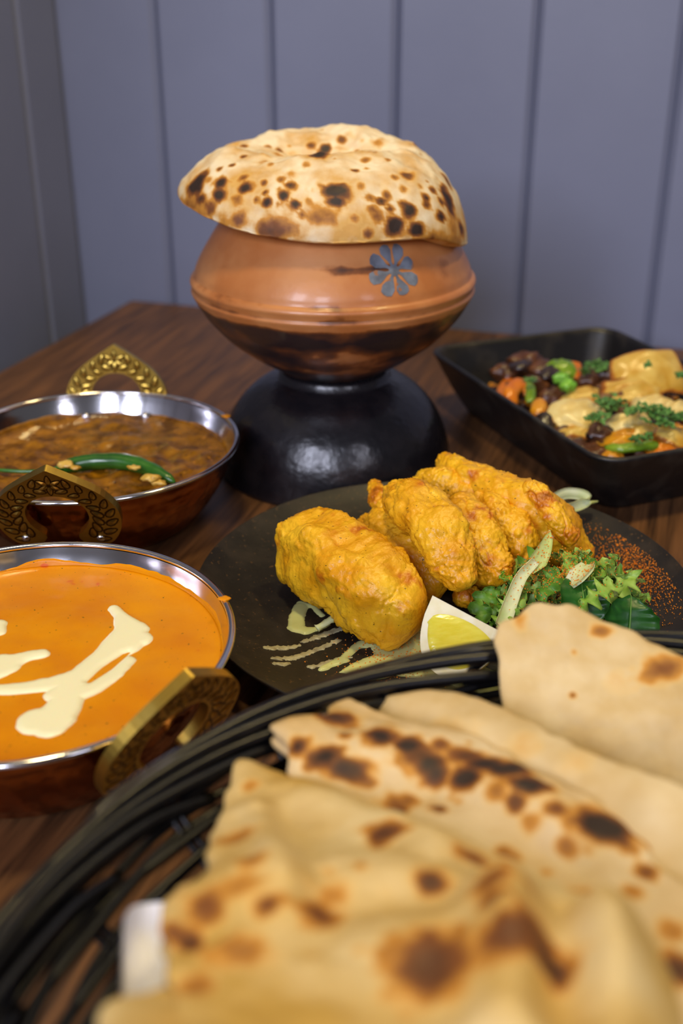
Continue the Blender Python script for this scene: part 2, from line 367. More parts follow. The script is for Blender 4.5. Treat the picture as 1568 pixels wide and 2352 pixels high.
# ------------------------------------------------------------------ bread tools
CHS = .84
def char_from_spots(V, spots, seed=0, rnd=None, facing=None, base=0.0):
    """spots: (px, py, radius_m, strength[, stretch, angle]) located on the nearest bread point along that sight line"""
    q, dep = proj(V); ch = np.full(len(V), base)
    wob = fbm(V+seed, 160, 2)
    for s in spots:
        d = np.hypot(q[:, 0]-s[0], q[:, 1]-s[1]); near = np.where(d < max(d.min()*1.5, 9))[0]; i = near[np.argmin(dep[near])]
        dv = V-V[i]; rr = np.linalg.norm(dv, axis=1)
        if len(s) > 4:
            ca, sa = math.cos(s[5]), math.sin(s[5]); ax = _rt*ca-_up*sa
            al = dv@ax; rr = np.sqrt(np.maximum(rr**2-al**2, 0)+(al/s[4])**2)
        x = rr/(s[2]*CHS)*(1+.4*wob)
        ch = np.maximum(ch, s[3]*1.12*np.exp(-.75*x**2.4))
    if rnd:
        rs = np.random.RandomState(seed+11)
        for _ in range(rnd[0]):
            i = rs.randint(len(V)); r_ = rs.uniform(*rnd[1]); st = rs.uniform(*rnd[2])
            x = np.linalg.norm(V-V[i], axis=1)/r_*(1+.35*wob); ch = np.maximum(ch, st*np.exp(-.75*x**2.4))
    return ch

def sheet(outline, O, U, Vv, hf, thick, nr=60, na=180, edge=.35, jit=.0015, seed=0, under=None):
    """solid flat bread: outline in plane coordinates (closed), height function hf(u,v) -> offset along the normal"""
    Nn = np.cross(U, Vv); Nn /= np.linalg.norm(Nn)
    ol = closed_catmull(outline, na); c = ol.mean(0)
    for i in range(na):
        dlt = ol[i]-c; l = np.linalg.norm(dlt); ol[i] = c+dlt*(1+jit/l*(2.2*n1(ol[i][0]*110, ol[i][1]*110, seed)))
    rr = np.concatenate([np.linspace(.004, .9, nr-8), .9+.1*np.sin(np.linspace(0, PI/2, 9)[1:])])
    G = c+rr[:, None, None]*(ol-c)[None]             # nr, na, 2
    uv = G.reshape(-1, 2); h = hf(uv[:, 0], uv[:, 1])
    e = np.clip((1-rr)/.1, 0, 1); prof = np.sqrt(np.maximum(1-(1-e)**2, 0)); prof = np.repeat(prof, na)
    top = O+uv[:, :1]*U+uv[:, 1:]*Vv+Nn*(h+thick*(prof*.5))[:, None]
    hb = h if under is None else under(uv[:, 0], uv[:, 1], h)
    bot = O+uv[:, :1]*U+uv[:, 1:]*Vv+Nn*(hb-thick*(prof*.5))[:, None]
    F = []
    for i in range(nr-1):
        for j in range(na):
            k = (j+1) % na
            F.append((i*na+j, (i+1)*na+j, (i+1)*na+k, i*na+k)); o_ = nr*na
            F.append((o_+i*na+j, o_+i*na+k, o_+(i+1)*na+k, o_+(i+1)*na+j))
    i = nr-1; o_ = nr*na
    for j in range(na):
        k = (j+1) % na; F.append((i*na+j, o_+i*na+j, o_+i*na+k, i*na+k))
    F.append(tuple(range(na))); F.append(tuple(o_+j for j in range(na))[::-1])
    return np.vstack([top, bot]), F, np.vstack([uv, uv])

# ------------------------------------------------------------------ puffed naan on the pot
NC = np.array([-.008, .792])
na, nr = 220, 90
th = np.linspace(0, 2*PI, na, endpoint=False)
def lerp_ang(keys, t):
    ks = sorted(keys); a = np.radians([k[0] for k in ks]); v = [k[1] for k in ks]
    a3 = np.concatenate([a-2*PI, a, a+2*PI]); v3 = np.array(v*3); return np.interp(t, a3, v3)
def smooth_ring(v, k=7):
    for _ in range(3): v = np.mean([np.roll(v, s) for s in range(-k, k+1)], axis=0)
    return v
Rn = smooth_ring(lerp_ang([(0, .094), (35, .090), (90, .086), (140, .092), (180, .104), (200, .1005), (235, .089), (270, .086), (300, .089), (330, .096)], th), 4)
zE = smooth_ring(lerp_ang([(0, .174), (40, .186), (90, .190), (140, .198), (172, .2035), (200, .2005), (235, .1905), (270, .1865), (292, .1870), (315, .1865), (334, .1755), (350, .170)], th), 3)
Rn *= 1+np.array([.012*n1(math.cos(a)*5, math.sin(a)*5, 2) + .006*n1(math.cos(a)*16, math.sin(a)*16, 5) for a in th])
rr = np.concatenate([np.linspace(.003, .88, nr-14), .88+.12*np.sin(np.linspace(0, PI/2, 15)[1:])])
R2, TH = np.meshgrid(rr, th, indexing='ij')
X = NC[0]+R2*Rn[None]*np.cos(TH); Y = NC[1]+R2*Rn[None]*np.sin(TH)
ztop = .2385+.006*np.sin(TH)+.0015*np.cos(TH)
puff = np.clip(1-R2**3.2, 0, 1)**.62
Zt = zE[None]+(ztop-zE[None])*puff
dim = np.array([-.012, .797]); dd = np.hypot((X-dim[0])/1.75, Y-dim[1])
Zt -= .026*np.exp(-(dd/.0215)**2)+.004*np.exp(-(np.hypot((X-.045)/2.0, (Y-.80)/.8)/.014)**2)
Pn = np.stack([X, Y, Zt], -1).reshape(-1, 3)
bl = fbm(Pn, 42, 3).reshape(R2.shape); Zt += .0046*bl*np.clip(1.05-R2, 0, 1)**.4
Zt += .0007*fbm(Pn, 180, 2).reshape(R2.shape)
Zb = zE[None]-.0045*np.sqrt(np.clip(1-R2**8, 0, 1))+.008*(1-R2)
Vt = np.stack([X, Y, Zt], -1).reshape(-1, 3); Vb = np.stack([X, Y, np.minimum(Zb, Zt-.0005*(1-R2))], -1).reshape(-1, 3)
Fn = [(i*na+j, (i+1)*na+j, (i+1)*na+(j+1) % na, i*na+(j+1) % na) for i in range(nr-1) for j in range(na)]
o_ = nr*na
Fn += [(o_+i*na+j, o_+i*na+(j+1) % na, o_+(i+1)*na+(j+1) % na, o_+(i+1)*na+j) for i in range(nr-1) for j in range(na)]
Fn += [((nr-1)*na+j, o_+(nr-1)*na+j, o_+(nr-1)*na+(j+1) % na, (nr-1)*na+(j+1) % na) for j in range(na)]
Fn += [tuple(range(na)), tuple(o_+j for j in range(na))[::-1]]
Vn = np.vstack([Vt, Vb])
sp = [(733, 345, .0075, 1.0), (745, 335, .005, .9), (714, 325, .004, .7), (443, 425, .011, .95), (505, 412, .0055, .95), (505, 440, .006, .9), (560, 425, .0052, .95, 1.5, .3), (608, 460, .0042, .95), (650, 444, .0042, .95), (672, 467, .004, .95),
      (665, 417, .004, .8), (765, 432, .0068, .98, 1.6, .15), (768, 456, .0044, 1, 1.5, 0), (605, 435, .003, .7), (585, 455, .003, .6), (635, 465, .003, .5), (690, 490, .0035, .6), (740, 492, .009, .48, 1.8, 0),
      (880, 456, .0036, .85), (945, 490, .0065, .95), (912, 518, .0075, 1.0), (958, 533, .0055, .95, 1.5, 0), (1018, 498, .0045, .95), (985, 452, .0036, .85), (1035, 455, .0085, .9, 1.6, 1.3), (1040, 410, .0055, .85, 1.6, .4),
      (1020, 460, .004, .85), (815, 384, .003, .7), (935, 395, .004, .7, 1.6, 0), (905, 478, .003, .7), (620, 525, .011, .62, 1.6, .1), (600, 520, .006, .6), (560, 400, .005, .55), (500, 382, .003, .7), (530, 372, .003, .7), (562, 352, .003, .7),
      (780, 315, .004, .6), (650, 340, .004, .6), (855, 450, .004, .55), (860, 480, .004, .5), (930, 430, .004, .5), (545, 512, .006, .6), (480, 480, .006, .6), (455, 462, .005, .7), (845, 545, .004, .6), (1000, 545, .006, .6), (1065, 520, .006, .8), (820, 500, .004, .45), (830, 420, .004, .4),
      (905, 400, .003, .5), (965, 420, .003, .5), (620, 370, .003, .5), (700, 370, .004, .45), (840, 360, .004, .5), (710, 455, .004, .45), (540, 455, .006, .45), (580, 420, .006, .4), (885, 440, .004, .6), (985, 475, .004, .7), (1000, 432, .003, .7), (875, 500, .006, .5), (645, 405, .004, .5)]
chn = np.maximum(char_from_spots(Vn, sp, 3, rnd=(70, (.001, .0032), (.3, .75))), char_from_spots(Vn, [], 9, rnd=(150, (.002, .0065), (.14, .36))))
edge_n = np.concatenate([np.repeat(np.clip((rr-.9)/.1, 0, 1), na)]*2)
chn = np.maximum(chn, edge_n*(.20+.55*np.clip(fbm(Vn, 50, 2), -.2, .7)))
chn[nr*na:] = np.maximum(chn[nr*na:], .25)
mesh('naan', Vn, Fn, M['naan'], origin=(NC[0], NC[1], .17), attrs={'char': chn}, label='puffed round naan with dark char spots lying over the clay pot', cat='bread')

# ------------------------------------------------------------------ copper serving bowls (karahi)
def karahi(centre, az, label, tilts):
    c = np.array([*centre, 0.]); root = empty('serving_bowl', c, label, 'bowl', 'copper serving bowls')
    outp = catmull([(.0005, .0012), (.05, .0008), (.060, 0), (.067, .002), (.0765, .012), (.0845, .024), (.0905, .036), (.0945, .047), (.0965, .0525)], 44)
    inp = catmull([(.0950, .0525), (.0928, .046), (.0886, .036), (.0826, .025), (.0745, .0140), (.065, .0055), (.05, .0034), (.0005, .0034)], 30)
    seg = 200
    V, F = lathe(outp, seg, c, cap=False)
    # hammered dimples on the outside
    rs = np.random.RandomState(4); P = V-c; a = np.arctan2(P[:, 1], P[:, 0]); side = P[:, 2] > .004
    dep = np.zeros(len(V)); rows = 7
    for k in range(rows):
        zc = .010+k*.0056; rc = np.interp(zc, outp[10:, 1], outp[10:, 0]); nn = int(2*PI*rc/.0092)
        for i in range(nn):
            ac = 2*PI*(i+.5*(k % 2))/nn+rs.uniform(-.02, .02); zz = zc+rs.uniform(-.0007, .0007)
            da = (a-ac+PI) % (2*PI)-PI; d2 = (da*rc)**2+((P[:, 2]-zz)*1.15)**2
            dep = np.maximum(dep, np.clip(1-d2/.0041**2, 0, 1))
    rad = np.stack([np.cos(a), np.sin(a), 0*a], -1); V = V-rad*(dep*.0011*side)[:, None]
    mesh('copper_body', V, F, M['copper'], root)
    V, F = lathe(inp, seg, c, cap=False); mesh('steel_lining', V, F, M['steel'], root)
    V, F = lathe([(.0964+.0018*math.cos(t_)+.0004, .0535+.0016*math.sin(t_)) for t_ in np.linspace(0, 2*PI, 14, endpoint=False)], seg, c, close=True, cap=False)
    mesh('rim', V, F, M['steel'], root)
    # handles
    oc = catmull([(.0105, .0005), (.014, -.004), (.022, -.0055), (.030, -.001), (.0355, .009), (.0372, .020), (.0352, .030), (.0285, .040), (.018, .0485), (.0075, .0555), (.0012, .0595), (0, .0600)], 40)
    ic = catmull([(.0098, .0015), (.0100, .0045), (.0135, .0085), (.0172, .0145), (.0186, .0215), (.0172, .0285), (.0125, .0345), (.0065, .0378), (.0020, .0386), (0, .0387)], 40)
    T_ = .0052
    for hs, H in ((0, math.radians(tilts[0])), (PI, math.radians(tilts[1]))):
        A = az+hs; er = np.array([math.cos(A), math.sin(A), 0]); et = np.array([-math.sin(A), math.cos(A), 0])
        base = c+er*.0912+UPV*.031; upd = UPV*math.cos(H)+er*math.sin(H); out = er*math.cos(H)-UPV*math.sin(H)
        def hp(x, z, y): return base+et*x+upd*z+out*y
        nt_ = 6; rows_ = []
        sides = [(1, range(40)), (-1, range(38, -1, -1))]
        for sg, rng in sides:
            for i in rng:
                ring = []
                for f_ in np.linspace(0, 1, nt_): ring.append((ic[i]*(1-f_)+oc[i]*f_, 0.0))
                pts = [hp(sg*p[0], p[1], T_) for p, _ in ring]+[hp(sg*p[0], p[1], 0) for p, _ in ring[::-1]]
                rows_.append(pts)
        G = np.array(rows_); V = G.reshape(-1, 3); nv = G.shape[1]
        F = grid_faces(len(rows_), nv, cv=True)+[tuple(range(nv))[::-1], tuple((len(rows_)-1)*nv+j for j in range(nv))]
        h = mesh('handle', V, [q[::-1] for q in F], M['brass'], root, smooth=False)
        for sg in (1, -1):
            p = hp(sg*.0225, .0015, T_)
            V, F = lathe([(.0005, .0016), (.0016, .0014), (.0026, .0006), (.0028, -.001)][::-1], 14, cap=True)
            Rm = np.c_[et, upd, out]; mesh('rivet', V@Rm.T+p, F, M['steel'], h)
            rin = .0868; q = c+UPV*.0395+er*rin*math.cos(sg*.25)*.985+et*rin*math.sin(sg*.25)
            n_ = -(er*math.cos(sg*.25)+et*math.sin(sg*.25)); V, F = lathe([(.0032, -.002), (.0032, .0006), (.002, .0016), (.0004, .0019)], 14)
            tt_ = np.cross(UPV, n_); mesh('rivet', V@np.c_[tt_, UPV, n_].T+q, F, M['steel'], h)
        # engraved relief: leaf pairs along both arms and a flower under the tip, on both faces
        parts = []
        dark = []
        def lozenge(cx, cz, ang_, L2, W2, y, sgn, dst=None, hh=.0007):
            if dst is None:
                lozenge(cx, cz, ang_, L2*1.2, W2*1.45, y, sgn, dark, .00025); dst = parts
            k = 10; pts = [(cx, cz, hh)]
            for i in range(k):
                t_ = 2*PI*i/k; a_ = L2*math.cos(t_); b_ = W2*math.sin(t_)*(1-.35*math.cos(t_))
                pts.append((cx+a_*math.cos(ang_)-b_*math.sin(ang_), cz+a_*math.sin(ang_)+b_*math.cos(ang_), 0))
            V = np.array([hp(x, z, y+sgn*(d_+.00008)) for x, z, d_ in pts]); F = [(0, 1+i, 1+(i+1) % k) for i in range(k)]
            dst.append((V, F if sgn > 0 else [f[::-1] for f in F]))
        for y, sgn in ((T_, 1), (0, -1)):
            for sg in (1, -1):
                for i in range(10, 34, 3):
                    m_ = (ic[i]+oc[i])/2; tg = (oc[min(i+1, 39)]+ic[min(i+1, 39)]-oc[i-1]-ic[i-1]); ta = math.atan2(tg[1], tg[0]); wid = np.linalg.norm(oc[i]-ic[i])
                    for s2 in (1, -1):
                        nx, nz_ = -math.sin(ta)*s2, math.cos(ta)*s2
                        x = m_[0]+nx*wid*.22; z = m_[1]+nz_*wid*.22; a_ = ta+s2*.75
                        lozenge(sg*x, z, a_ if sg > 0 else PI-a_, wid*.22, wid*.105, y, sgn)
            for k in range(6):
                a_ = PI/2+k*PI/3; lozenge(math.cos(a_)*.0044, .0478+math.sin(a_)*.0044, a_, .0036, .0015, y, sgn)
        V, F = join(*parts); mesh('engraved_leaves', V, F, M['brass'], h, smooth=False, kind='stuff')
        V, F = join(*dark); mesh('engraved_lines', V, F, M['brassline'], h, smooth=False, kind='stuff')
    return root, inp
RK = np.array([-.167, .7065]); FK = np.array([-.149, .460])
root, INP = karahi(RK, -PI/2, 'hammered copper bowl of brown curry with green chilli, in front of the panelled corner', (23, 6))
karahi(FK, math.radians(-41), 'hammered copper bowl of smooth orange curry, nearest the black basket', (23, 15))
def inner_r(z): return float(np.interp(z, INP[::-1][:, 1], INP[::-1][:, 0]))

def curry(name, centre, lvl, mat, label, amp, sc, climb):
    R = inner_r(lvl)+.0002; nr_, na_ = 60, 160
    rr = np.linspace(.004, 1, nr_); a = np.linspace(0, 2*PI, na_, endpoint=False); G = np.stack([np.outer(rr, np.cos(a))*R, np.outer(rr, np.sin(a))*R], -1).reshape(-1, 2)
    P = np.c_[G, np.zeros(len(G))]+np.array([*centre, lvl]); e = np.repeat(np.clip((1-rr)/.12, 0, 1), na_)
    P[:, 2] += amp*fbm(P, sc, 4)*e+climb*np.exp(-(1-np.repeat(rr, na_))/.02)
    low = [(inner_r(z)-.0003, z) for z in np.linspace(lvl-.002, .0042, 10)]; V2, F2 = lathe(low, na_, (*centre, 0), cap=False)
    F = [(i*na_+j, (i+1)*na_+j, (i+1)*na_+(j+1) % na_, i*na_+(j+1) % na_) for i in range(nr_-1) for j in range(na_)]+[tuple(range(na_))]
    o_ = nr_*na_; F += [tuple(o_+i for i in q)[::-1] for q in F2]+[((nr_-1)*na_+j, o_+j, o_+(j+1) % na_, (nr_-1)*na_+(j+1) % na_) for j in range(na_)]+[tuple(o_+9*na_+j for j in range(na_))]
    return mesh(name, np.vstack([P, V2]), F, mat, origin=(*centre, .0042), label=label, cat='curry')
def film(centre, lvl, up, mat, parent, seed):
    na_ = 200; rows = 8; V = []
    for k in range(rows):
        for j in range(na_):
            a = 2*PI*j/na_; hgt = max(.0003, up*(.55+.9*n1(math.cos(a)*3+seed, math.sin(a)*3, seed)+.12*n1(math.cos(a)*14, math.sin(a)*14, seed)))
            z = lvl-.001+(hgt+.001)*k/(rows-1); off = .0006 if k < rows-1 else -.0002
            r_ = inner_r(z)-off; V.append((centre[0]+r_*math.cos(a), centre[1]+r_*math.sin(a), z))
    return mesh('curry_film', V, [q[::-1] for q in grid_faces(rows, na_, cv=True)], mat, parent)
RLV, FLV = .0385, .0425
film_r = curry('brown_curry', RK, RLV, M['curry'], 'chunky brown curry filling the copper bowl with the green chilli', .0034, 55, .001)
film_f = curry('orange_curry', FK, FLV, M['masala'], 'smooth orange curry with cream drizzle in the front copper bowl', .0009, 30, .0012)

film(RK, RLV, .0045, M['curry'], film_r, 3); film(FK, FLV, .0060, M['masala'], film_f, 8)

# ------------------------------------------------------------------ poured liquids
def puddle(name, strokes, zf, mat, h, cell, parent=None, holes=(), wob=.0, wsc=200, origin=None, **kw):
    """liquid with rounded edges lying on the surface zf; strokes: polylines of (x,y,halfwidth) in metres"""
    allp = np.array([p for s in strokes for p in s]); lo = (allp[:, :2]-allp[:, 2:]).min(0)-.003; hi = (allp[:, :2]+allp[:, 2:]).max(0)+.003
    nx, ny = [int(math.ceil(v)) for v in (hi-lo)/cell+1]; xs = lo[0]+np.arange(nx)*cell; ys = lo[1]+np.arange(ny)*cell
    Xg, Yg = np.meshgrid(xs, ys, indexing='ij')
    def field(ss):
        Fd = np.full(Xg.shape, -1.0)
        for s in ss:
            s = np.array(s)
            if len(s) == 1: s = np.vstack([s, s+[1e-5, 0, 0]])
            for p, q in zip(s[:-1], s[1:]):
                d = q[:2]-p[:2]; t_ = np.clip(((Xg-p[0])*d[0]+(Yg-p[1])*d[1])/(d@d+1e-12), 0, 1)
                Fd = np.maximum(Fd, p[2]+(q[2]-p[2])*t_-np.hypot(Xg-p[0]-t_*d[0], Yg-p[1]-t_*d[1]))
        return Fd
    Fd = field(strokes)
    if wob: Fd = Fd+wob*np.array([mn.noise(Vector((x*wsc, y*wsc, 1.3)))+.6*mn.noise(Vector((x*wsc*2.3, y*wsc*2.3, 4))) for x, y in zip(Xg.ravel(), Yg.ravel())]).reshape(Xg.shape)
    if holes: Fd = np.minimum(Fd, -field(holes))
    hh = np.where(Fd > 0, h*np.sqrt(np.clip(Fd/(h*2.2), 0, 1)), np.clip(Fd, -.002, 0)*1.2)
    Z = zf(Xg, Yg)+hh; keep = Fd > -.0012
    idx = -np.ones(Xg.shape, int); use = np.zeros(Xg.shape, bool)
    cellk = keep[:-1, :-1] | keep[1:, :-1] | keep[1:, 1:] | keep[:-1, 1:]
    use[:-1, :-1] |= cellk; use[1:, :-1] |= cellk; use[1:, 1:] |= cellk; use[:-1, 1:] |= cellk
    idx[use] = np.arange(use.sum()); V = np.stack([Xg[use], Yg[use], Z[use]], -1)
    I, J = np.where(cellk); F = [(idx[i, j], idx[i+1, j], idx[i+1, j+1], idx[i, j+1]) for i, j in zip(I, J)]
    return mesh(name, V, F, mat, parent, origin=origin, **kw)
def px_strokes(ss, z, mpp):
    out = []
    for s in ss:
        out.append([(*at(x, y, z)[:2], w_*mpp) for x, y, w_ in s])
    return out
flat_f = lambda x, y: np.full(np.shape(x), FLV+.0001)
st = px_strokes([
    [(-60, 1586, 12), (40, 1583, 15), (120, 1572, 20), (185, 1555, 24), (240, 1512, 26), (285, 1475, 36), (300, 1448, 30), (278, 1415, 12), (262, 1397, 10)],
    [(300, 1470, 34), (322, 1468, 22)],
    [(293, 1518, 13), (262, 1548, 17), (215, 1582, 15), (165, 1597, 22), (150, 1612, 28), (128, 1648, 30), (90, 1658, 34)], [(125, 1600, 18), (190, 1560, 24)],
    [(128, 1650, 30), (112, 1672, 26)],
    [(-60, 1548, 40), (0, 1530, 34), (45, 1513, 17), (75, 1505, 13), (99, 1502, 12)], [(-40, 1460, 34), (-8, 1450, 18), (-5, 1435, 16)]], FLV, 1/3450)
ho = px_strokes([[(205, 1566, 5), (245, 1535, 10), (285, 1505, 6), (296, 1499, 3)]], FLV, 1/3450)
puddle('cream_drizzle', st, flat_f, M['cream'], .0012, .0008, holes=ho, wob=.0007, wsc=120, label='white cream drizzle swirled over the orange curry', cat='cream')
# curry splash on the rims
def blob(c, r, n=14, amp=.25, sq=(1, 1, 1), seed=0, sc=150):
    bm = bmesh.new(); bmesh.ops.create_icosphere(bm, subdivisions=3, radius=1)
    V = np.array([v.co[:] for v in bm.verts]); F = [tuple(v.index for v in f.verts) for f in bm.faces]; bm.free()
    d = fbm(V*np.array(sq)+seed*7.3, 1.5, 3); V = V*(1+amp*d)[:, None]*np.array(sq)*r+np.array(c)
    return V, F
for c_, z_, nm in (((RK[0]+.086, RK[1]+.044), .0553, 'yellow curry drip on the rim of the brown curry bowl'), ((FK[0]+.0905, FK[1]+.034), .0553, 'yellow curry drip on the rim of the orange curry bowl')):
    V, F = blob((*c_, z_), .0024, sq=(1.3, 1, .35), seed=2); mesh('curry_drip', V, F, M['masala'], label=nm, cat='sauce')

# green chilli lying in the brown curry
ch_ = empty('green_chilli', at(270, 1075, RLV), 'long glossy green chilli lying on the brown curry', 'chilli')
pth = [at(x, y, z) for x, y, z in [(140, 1074, .0415), (165, 1068, .043), (220, 1060, .045), (280, 1060, .046), (330, 1072, .045), (370, 1090, .0435), (402, 1108, .041)]]
c_ = catmull(pth, 40); rad = np.interp(np.linspace(0, 1, 40), [0, .06, .2, .5, .75, .93, 1], [.0022, .0042, .0052, .0056, .0050, .0034, .0008])
V, F = tube(c_, rad, 16); V = V+(fbm(V, 140, 2)*.0006)[:, None]*np.array([0, 0, 1]); mesh('pod', V, F, M['chilli'], ch_)
c_ = catmull([at(x, y, z) for x, y, z in [(142, 1074, .042), (110, 1080, .0435), (60, 1083, .043), (0, 1080, .043), (-40, 1078, .042)]], 24)
V, F = tube(c_, np.interp(np.linspace(0, 1, 24), [0, .15, 1], [.0026, .0014, .0012]), 10); mesh('stalk', V, F, M['chilli'], ch_)
for x, y, z, r_ in ((152, 1066, .0475, .0045), (172, 1074, .0475, .003), (308, 1073, .0505, .0034), (345, 1098, .047, .0052), (365, 1108, .0445, .004)):
    V, F = blob(at(x, y, z), r_, sq=(1.2, .8, .45), seed=x, amp=.5); mesh('curry_dab', V, F, M['onion'], ch_, attrs={'brown': np.full(len(V), .1)})

# ------------------------------------------------------------------ dark plate
PLC = np.array([.0589, .5735]); PR = .142
pl_r = [0, .05, .095, .108, .120, .131, .138, .1405, .142]; pl_z = [.0062, .0062, .0064, .0076, .0106, .0152, .0192, .0209, .0220]
def plate_z(x, y): return np.interp(np.hypot(x-PLC[0], y-PLC[1]), pl_r, pl_z)
tp = [(r_, z) for r_, z in zip(pl_r, pl_z)]; tp[0] = (.0004, .0062)
top = catmull(tp, 44)
und = catmull([(.1425, .0212), (.141, .0190), (.133, .0128), (.120, .0068), (.104, .0034), (.095, .0024)], 24).tolist()+[(.0945, 0.0002), (.090, 0.0002), (.0895, .0022), (.04, .0024), (.0004, .0024)]
V, F = lathe(np.vstack([top, und]), 160, (*PLC, 0), close=True)
P = V-np.array([*PLC, 0]); V[:, 2] += .0006*fbm(V, 12, 2)*np.clip(np.hypot(P[:, 0], P[:, 1])/.14, 0, 1)**2
mesh('plate', V, F, M['plateglaze'], origin=(*PLC, 0), label='round dark brown speckled plate holding the fried pakoras and salad', cat='plate')

pz = lambda x, y: plate_z(x, y)+.0001
K = 1/3700
st = px_strokes([[(690, 1392, 15), (682, 1415, 16), (680, 1440, 18), (700, 1448, 13), (730, 1444, 7), (752, 1432, 6)], [(690, 1385, 9), (720, 1392, 6), (738, 1412, 6)]], .0066, K)
puddle('sauce_ring', st, pz, M['sauce'], .0010, .0007, wob=.0006, label='small ring of pale sauce beside the leftmost pakora', cat='sauce')
st = px_strokes([[(740, 1535, 8), (790, 1512, 12), (815, 1492, 14), (850, 1470, 16), (905, 1470, 28), (960, 1462, 26)], [(900, 1480, 45), (930, 1500, 55), (870, 1530, 42), (815, 1548, 30)], [(930, 1520, 50), (1010, 1530, 50), (1100, 1560, 45), (1180, 1580, 30)]], .0066, K)
ho = px_strokes([[(812, 1512, 10), (838, 1498, 18)], [(780, 1560, 24)], [(985, 1500, 8), (1010, 1495, 9)]], .0066, K)
puddle('sauce_pool', st, pz, M['sauce'], .0011, .0008, holes=ho, wob=.0011, wsc=150, label='pool of pale green sauce under the lemon wedge', cat='sauce')
for nm, ss in (('uppermost thin sauce smear beside the pakora', [[(700, 1472, 6), (740, 1458, 7), (790, 1440, 8)]]), ('long thin sauce smear across the plate', [[(628, 1520, 5), (670, 1513, 7), (720, 1495, 7), (775, 1470, 6)]]),
               ('short sauce smear nearest the plate edge', [[(615, 1493, 7), (650, 1489, 6), (688, 1482, 4)]]), ('lowest faint sauce smear on the plate', [[(632, 1535, 5), (652, 1532, 6), (664, 1528, 4)]]),
               ('feathered sauce smear joining the pool', [[(715, 1532, 4), (760, 1520, 8), (800, 1506, 8)]])):
    puddle('sauce_smear', px_strokes(ss, .0066, K), pz, M['smear'], .00035, .0006, wob=.0014, wsc=420, label=nm, cat='sauce', group='sauce smears on the plate')

# ------------------------------------------------------------------ pakoras
def pakora(pts, rad, label, seed, flat=1.0, brown=.0, knobs=2.2, parent=None, square=0.0):
    """pts: (px,py,z) axis points, rad: half widths (m) at those points (a across, b along view-up)"""
    ax = catmull([at(x, y, z) for x, y, z in pts], 96); n = len(ax)
    ra = np.interp(np.linspace(0, 1, n), np.linspace(0, 1, len(rad)), [r_[0] for r_ in rad]); rb = np.interp(np.linspace(0, 1, n), np.linspace(0, 1, len(rad)), [r_[1] for r_ in rad])
    ext0 = ax[0]-(ax[1]-ax[0])/np.linalg.norm(ax[1]-ax[0])*ra[0]*.75; ext1 = ax[-1]+(ax[-1]-ax[-2])/np.linalg.norm(ax[-1]-ax[-2])*ra[-1]*.75
    cap = [math.sin(t_) for t_ in np.linspace(.08, PI/2, 10)][:-1]; cp = [1-math.cos(t_) for t_ in np.linspace(.08, PI/2, 10)][:-1]
    P = np.vstack([[ext0+(ax[0]-ext0)*v for v in cp], ax, [ext1+(ax[-1]-ext1)*v for v in cp[::-1]]])
    A_ = np.concatenate([ra[0]*np.array(cap), ra, ra[-1]*np.array(cap[::-1])]); B_ = np.concatenate([rb[0]*np.array(cap), rb, rb[-1]*np.array(cap[::-1])])
    T, a1, b1 = frames(P); sg = 112; an = np.linspace(0, 2*PI, sg, endpoint=False)
    ca, sa = np.cos(an), np.sin(an)
    if square: e_ = 1-square; ca = np.sign(ca)*np.abs(ca)**e_; sa = np.sign(sa)*np.abs(sa)**e_
    Nrm = (ca[None, :, None]*a1[:, None]*1.0+sa[None, :, None]*b1[:, None])
    V = P[:, None]+ca[None, :, None]*a1[:, None]*B_[:, None, None]+sa[None, :, None]*b1[:, None]*A_[:, None, None]
    V = V.reshape(-1, 3); Nr = Nrm.reshape(-1, 3)
    so = np.array([seed*1.37, seed*.71, seed*2.1]); amp = np.repeat(np.minimum(A_, B_), sg)
    big = fbm(V+so, 42, 3); mid_ = fbm(V+so*2, 130, 3); fine = fbm(V+so, 330, 2)
    ridge = np.abs(fbm(V+so*3, 75, 2))
    disp = big*.34*np.minimum(amp, .012)+.0003*mid_*knobs+.0006*np.abs(fine)*knobs+.0004*np.clip(fbm(V+so*4, 520, 1)-.18, 0, 1)*knobs-.008*np.clip(.14-ridge, 0, 1)
    V = V+Nr*disp[:, None]
    zmin = plate_z(V[:, 0], V[:, 1])+.0004; V[:, 2] = np.maximum(V[:, 2], zmin)
    nP = len(P); F = [(i*sg+j, i*sg+(j+1) % sg, (i+1)*sg+(j+1) % sg, (i+1)*sg+j) for i in range(nP-1) for j in range(sg)]+[tuple(range(sg))[::-1], tuple((nP-1)*sg+j for j in range(sg))]
    br = brown+.1+.9*np.clip(.14-ridge, 0, 1)+.22*np.clip(mid_, -.5, 1)+.42*np.clip(fbm(V+so*5, 50, 3), -.4, 1)
    return mesh('pakora', V, F, M['batter'], parent, attrs={'brown': br}, label=label, cat='pakora', group='fried pakoras on the dark plate')
mm = .001
pakora([(706, 1258, .034), (755, 1285, .036), (815, 1328, .036), (875, 1372, .033), (928, 1402, .030)], [(.0185, .021), (.0215, .024), (.0215, .024), (.020, .0225), (.0145, .019)],
       'big blocky golden pakora at the plate\'s left, beside the sauce ring', 1, square=.34)
pakora([(845, 1215, .026), (890, 1232, .031), (945, 1285, .031), (990, 1345, .023)], [(.010, .011), (.0150, .015), (.0135, .015), (.010, .011)], 'browned pakora wedged behind the big left block', 2, brown=.14, knobs=2.8)
pakora([(878, 1190, .022), (858, 1225, .020), (900, 1280, .016)], [(.007, .008), (.010, .010), (.009, .009)], 'small golden pakora piece peeking out low at the back of the pile', 12)
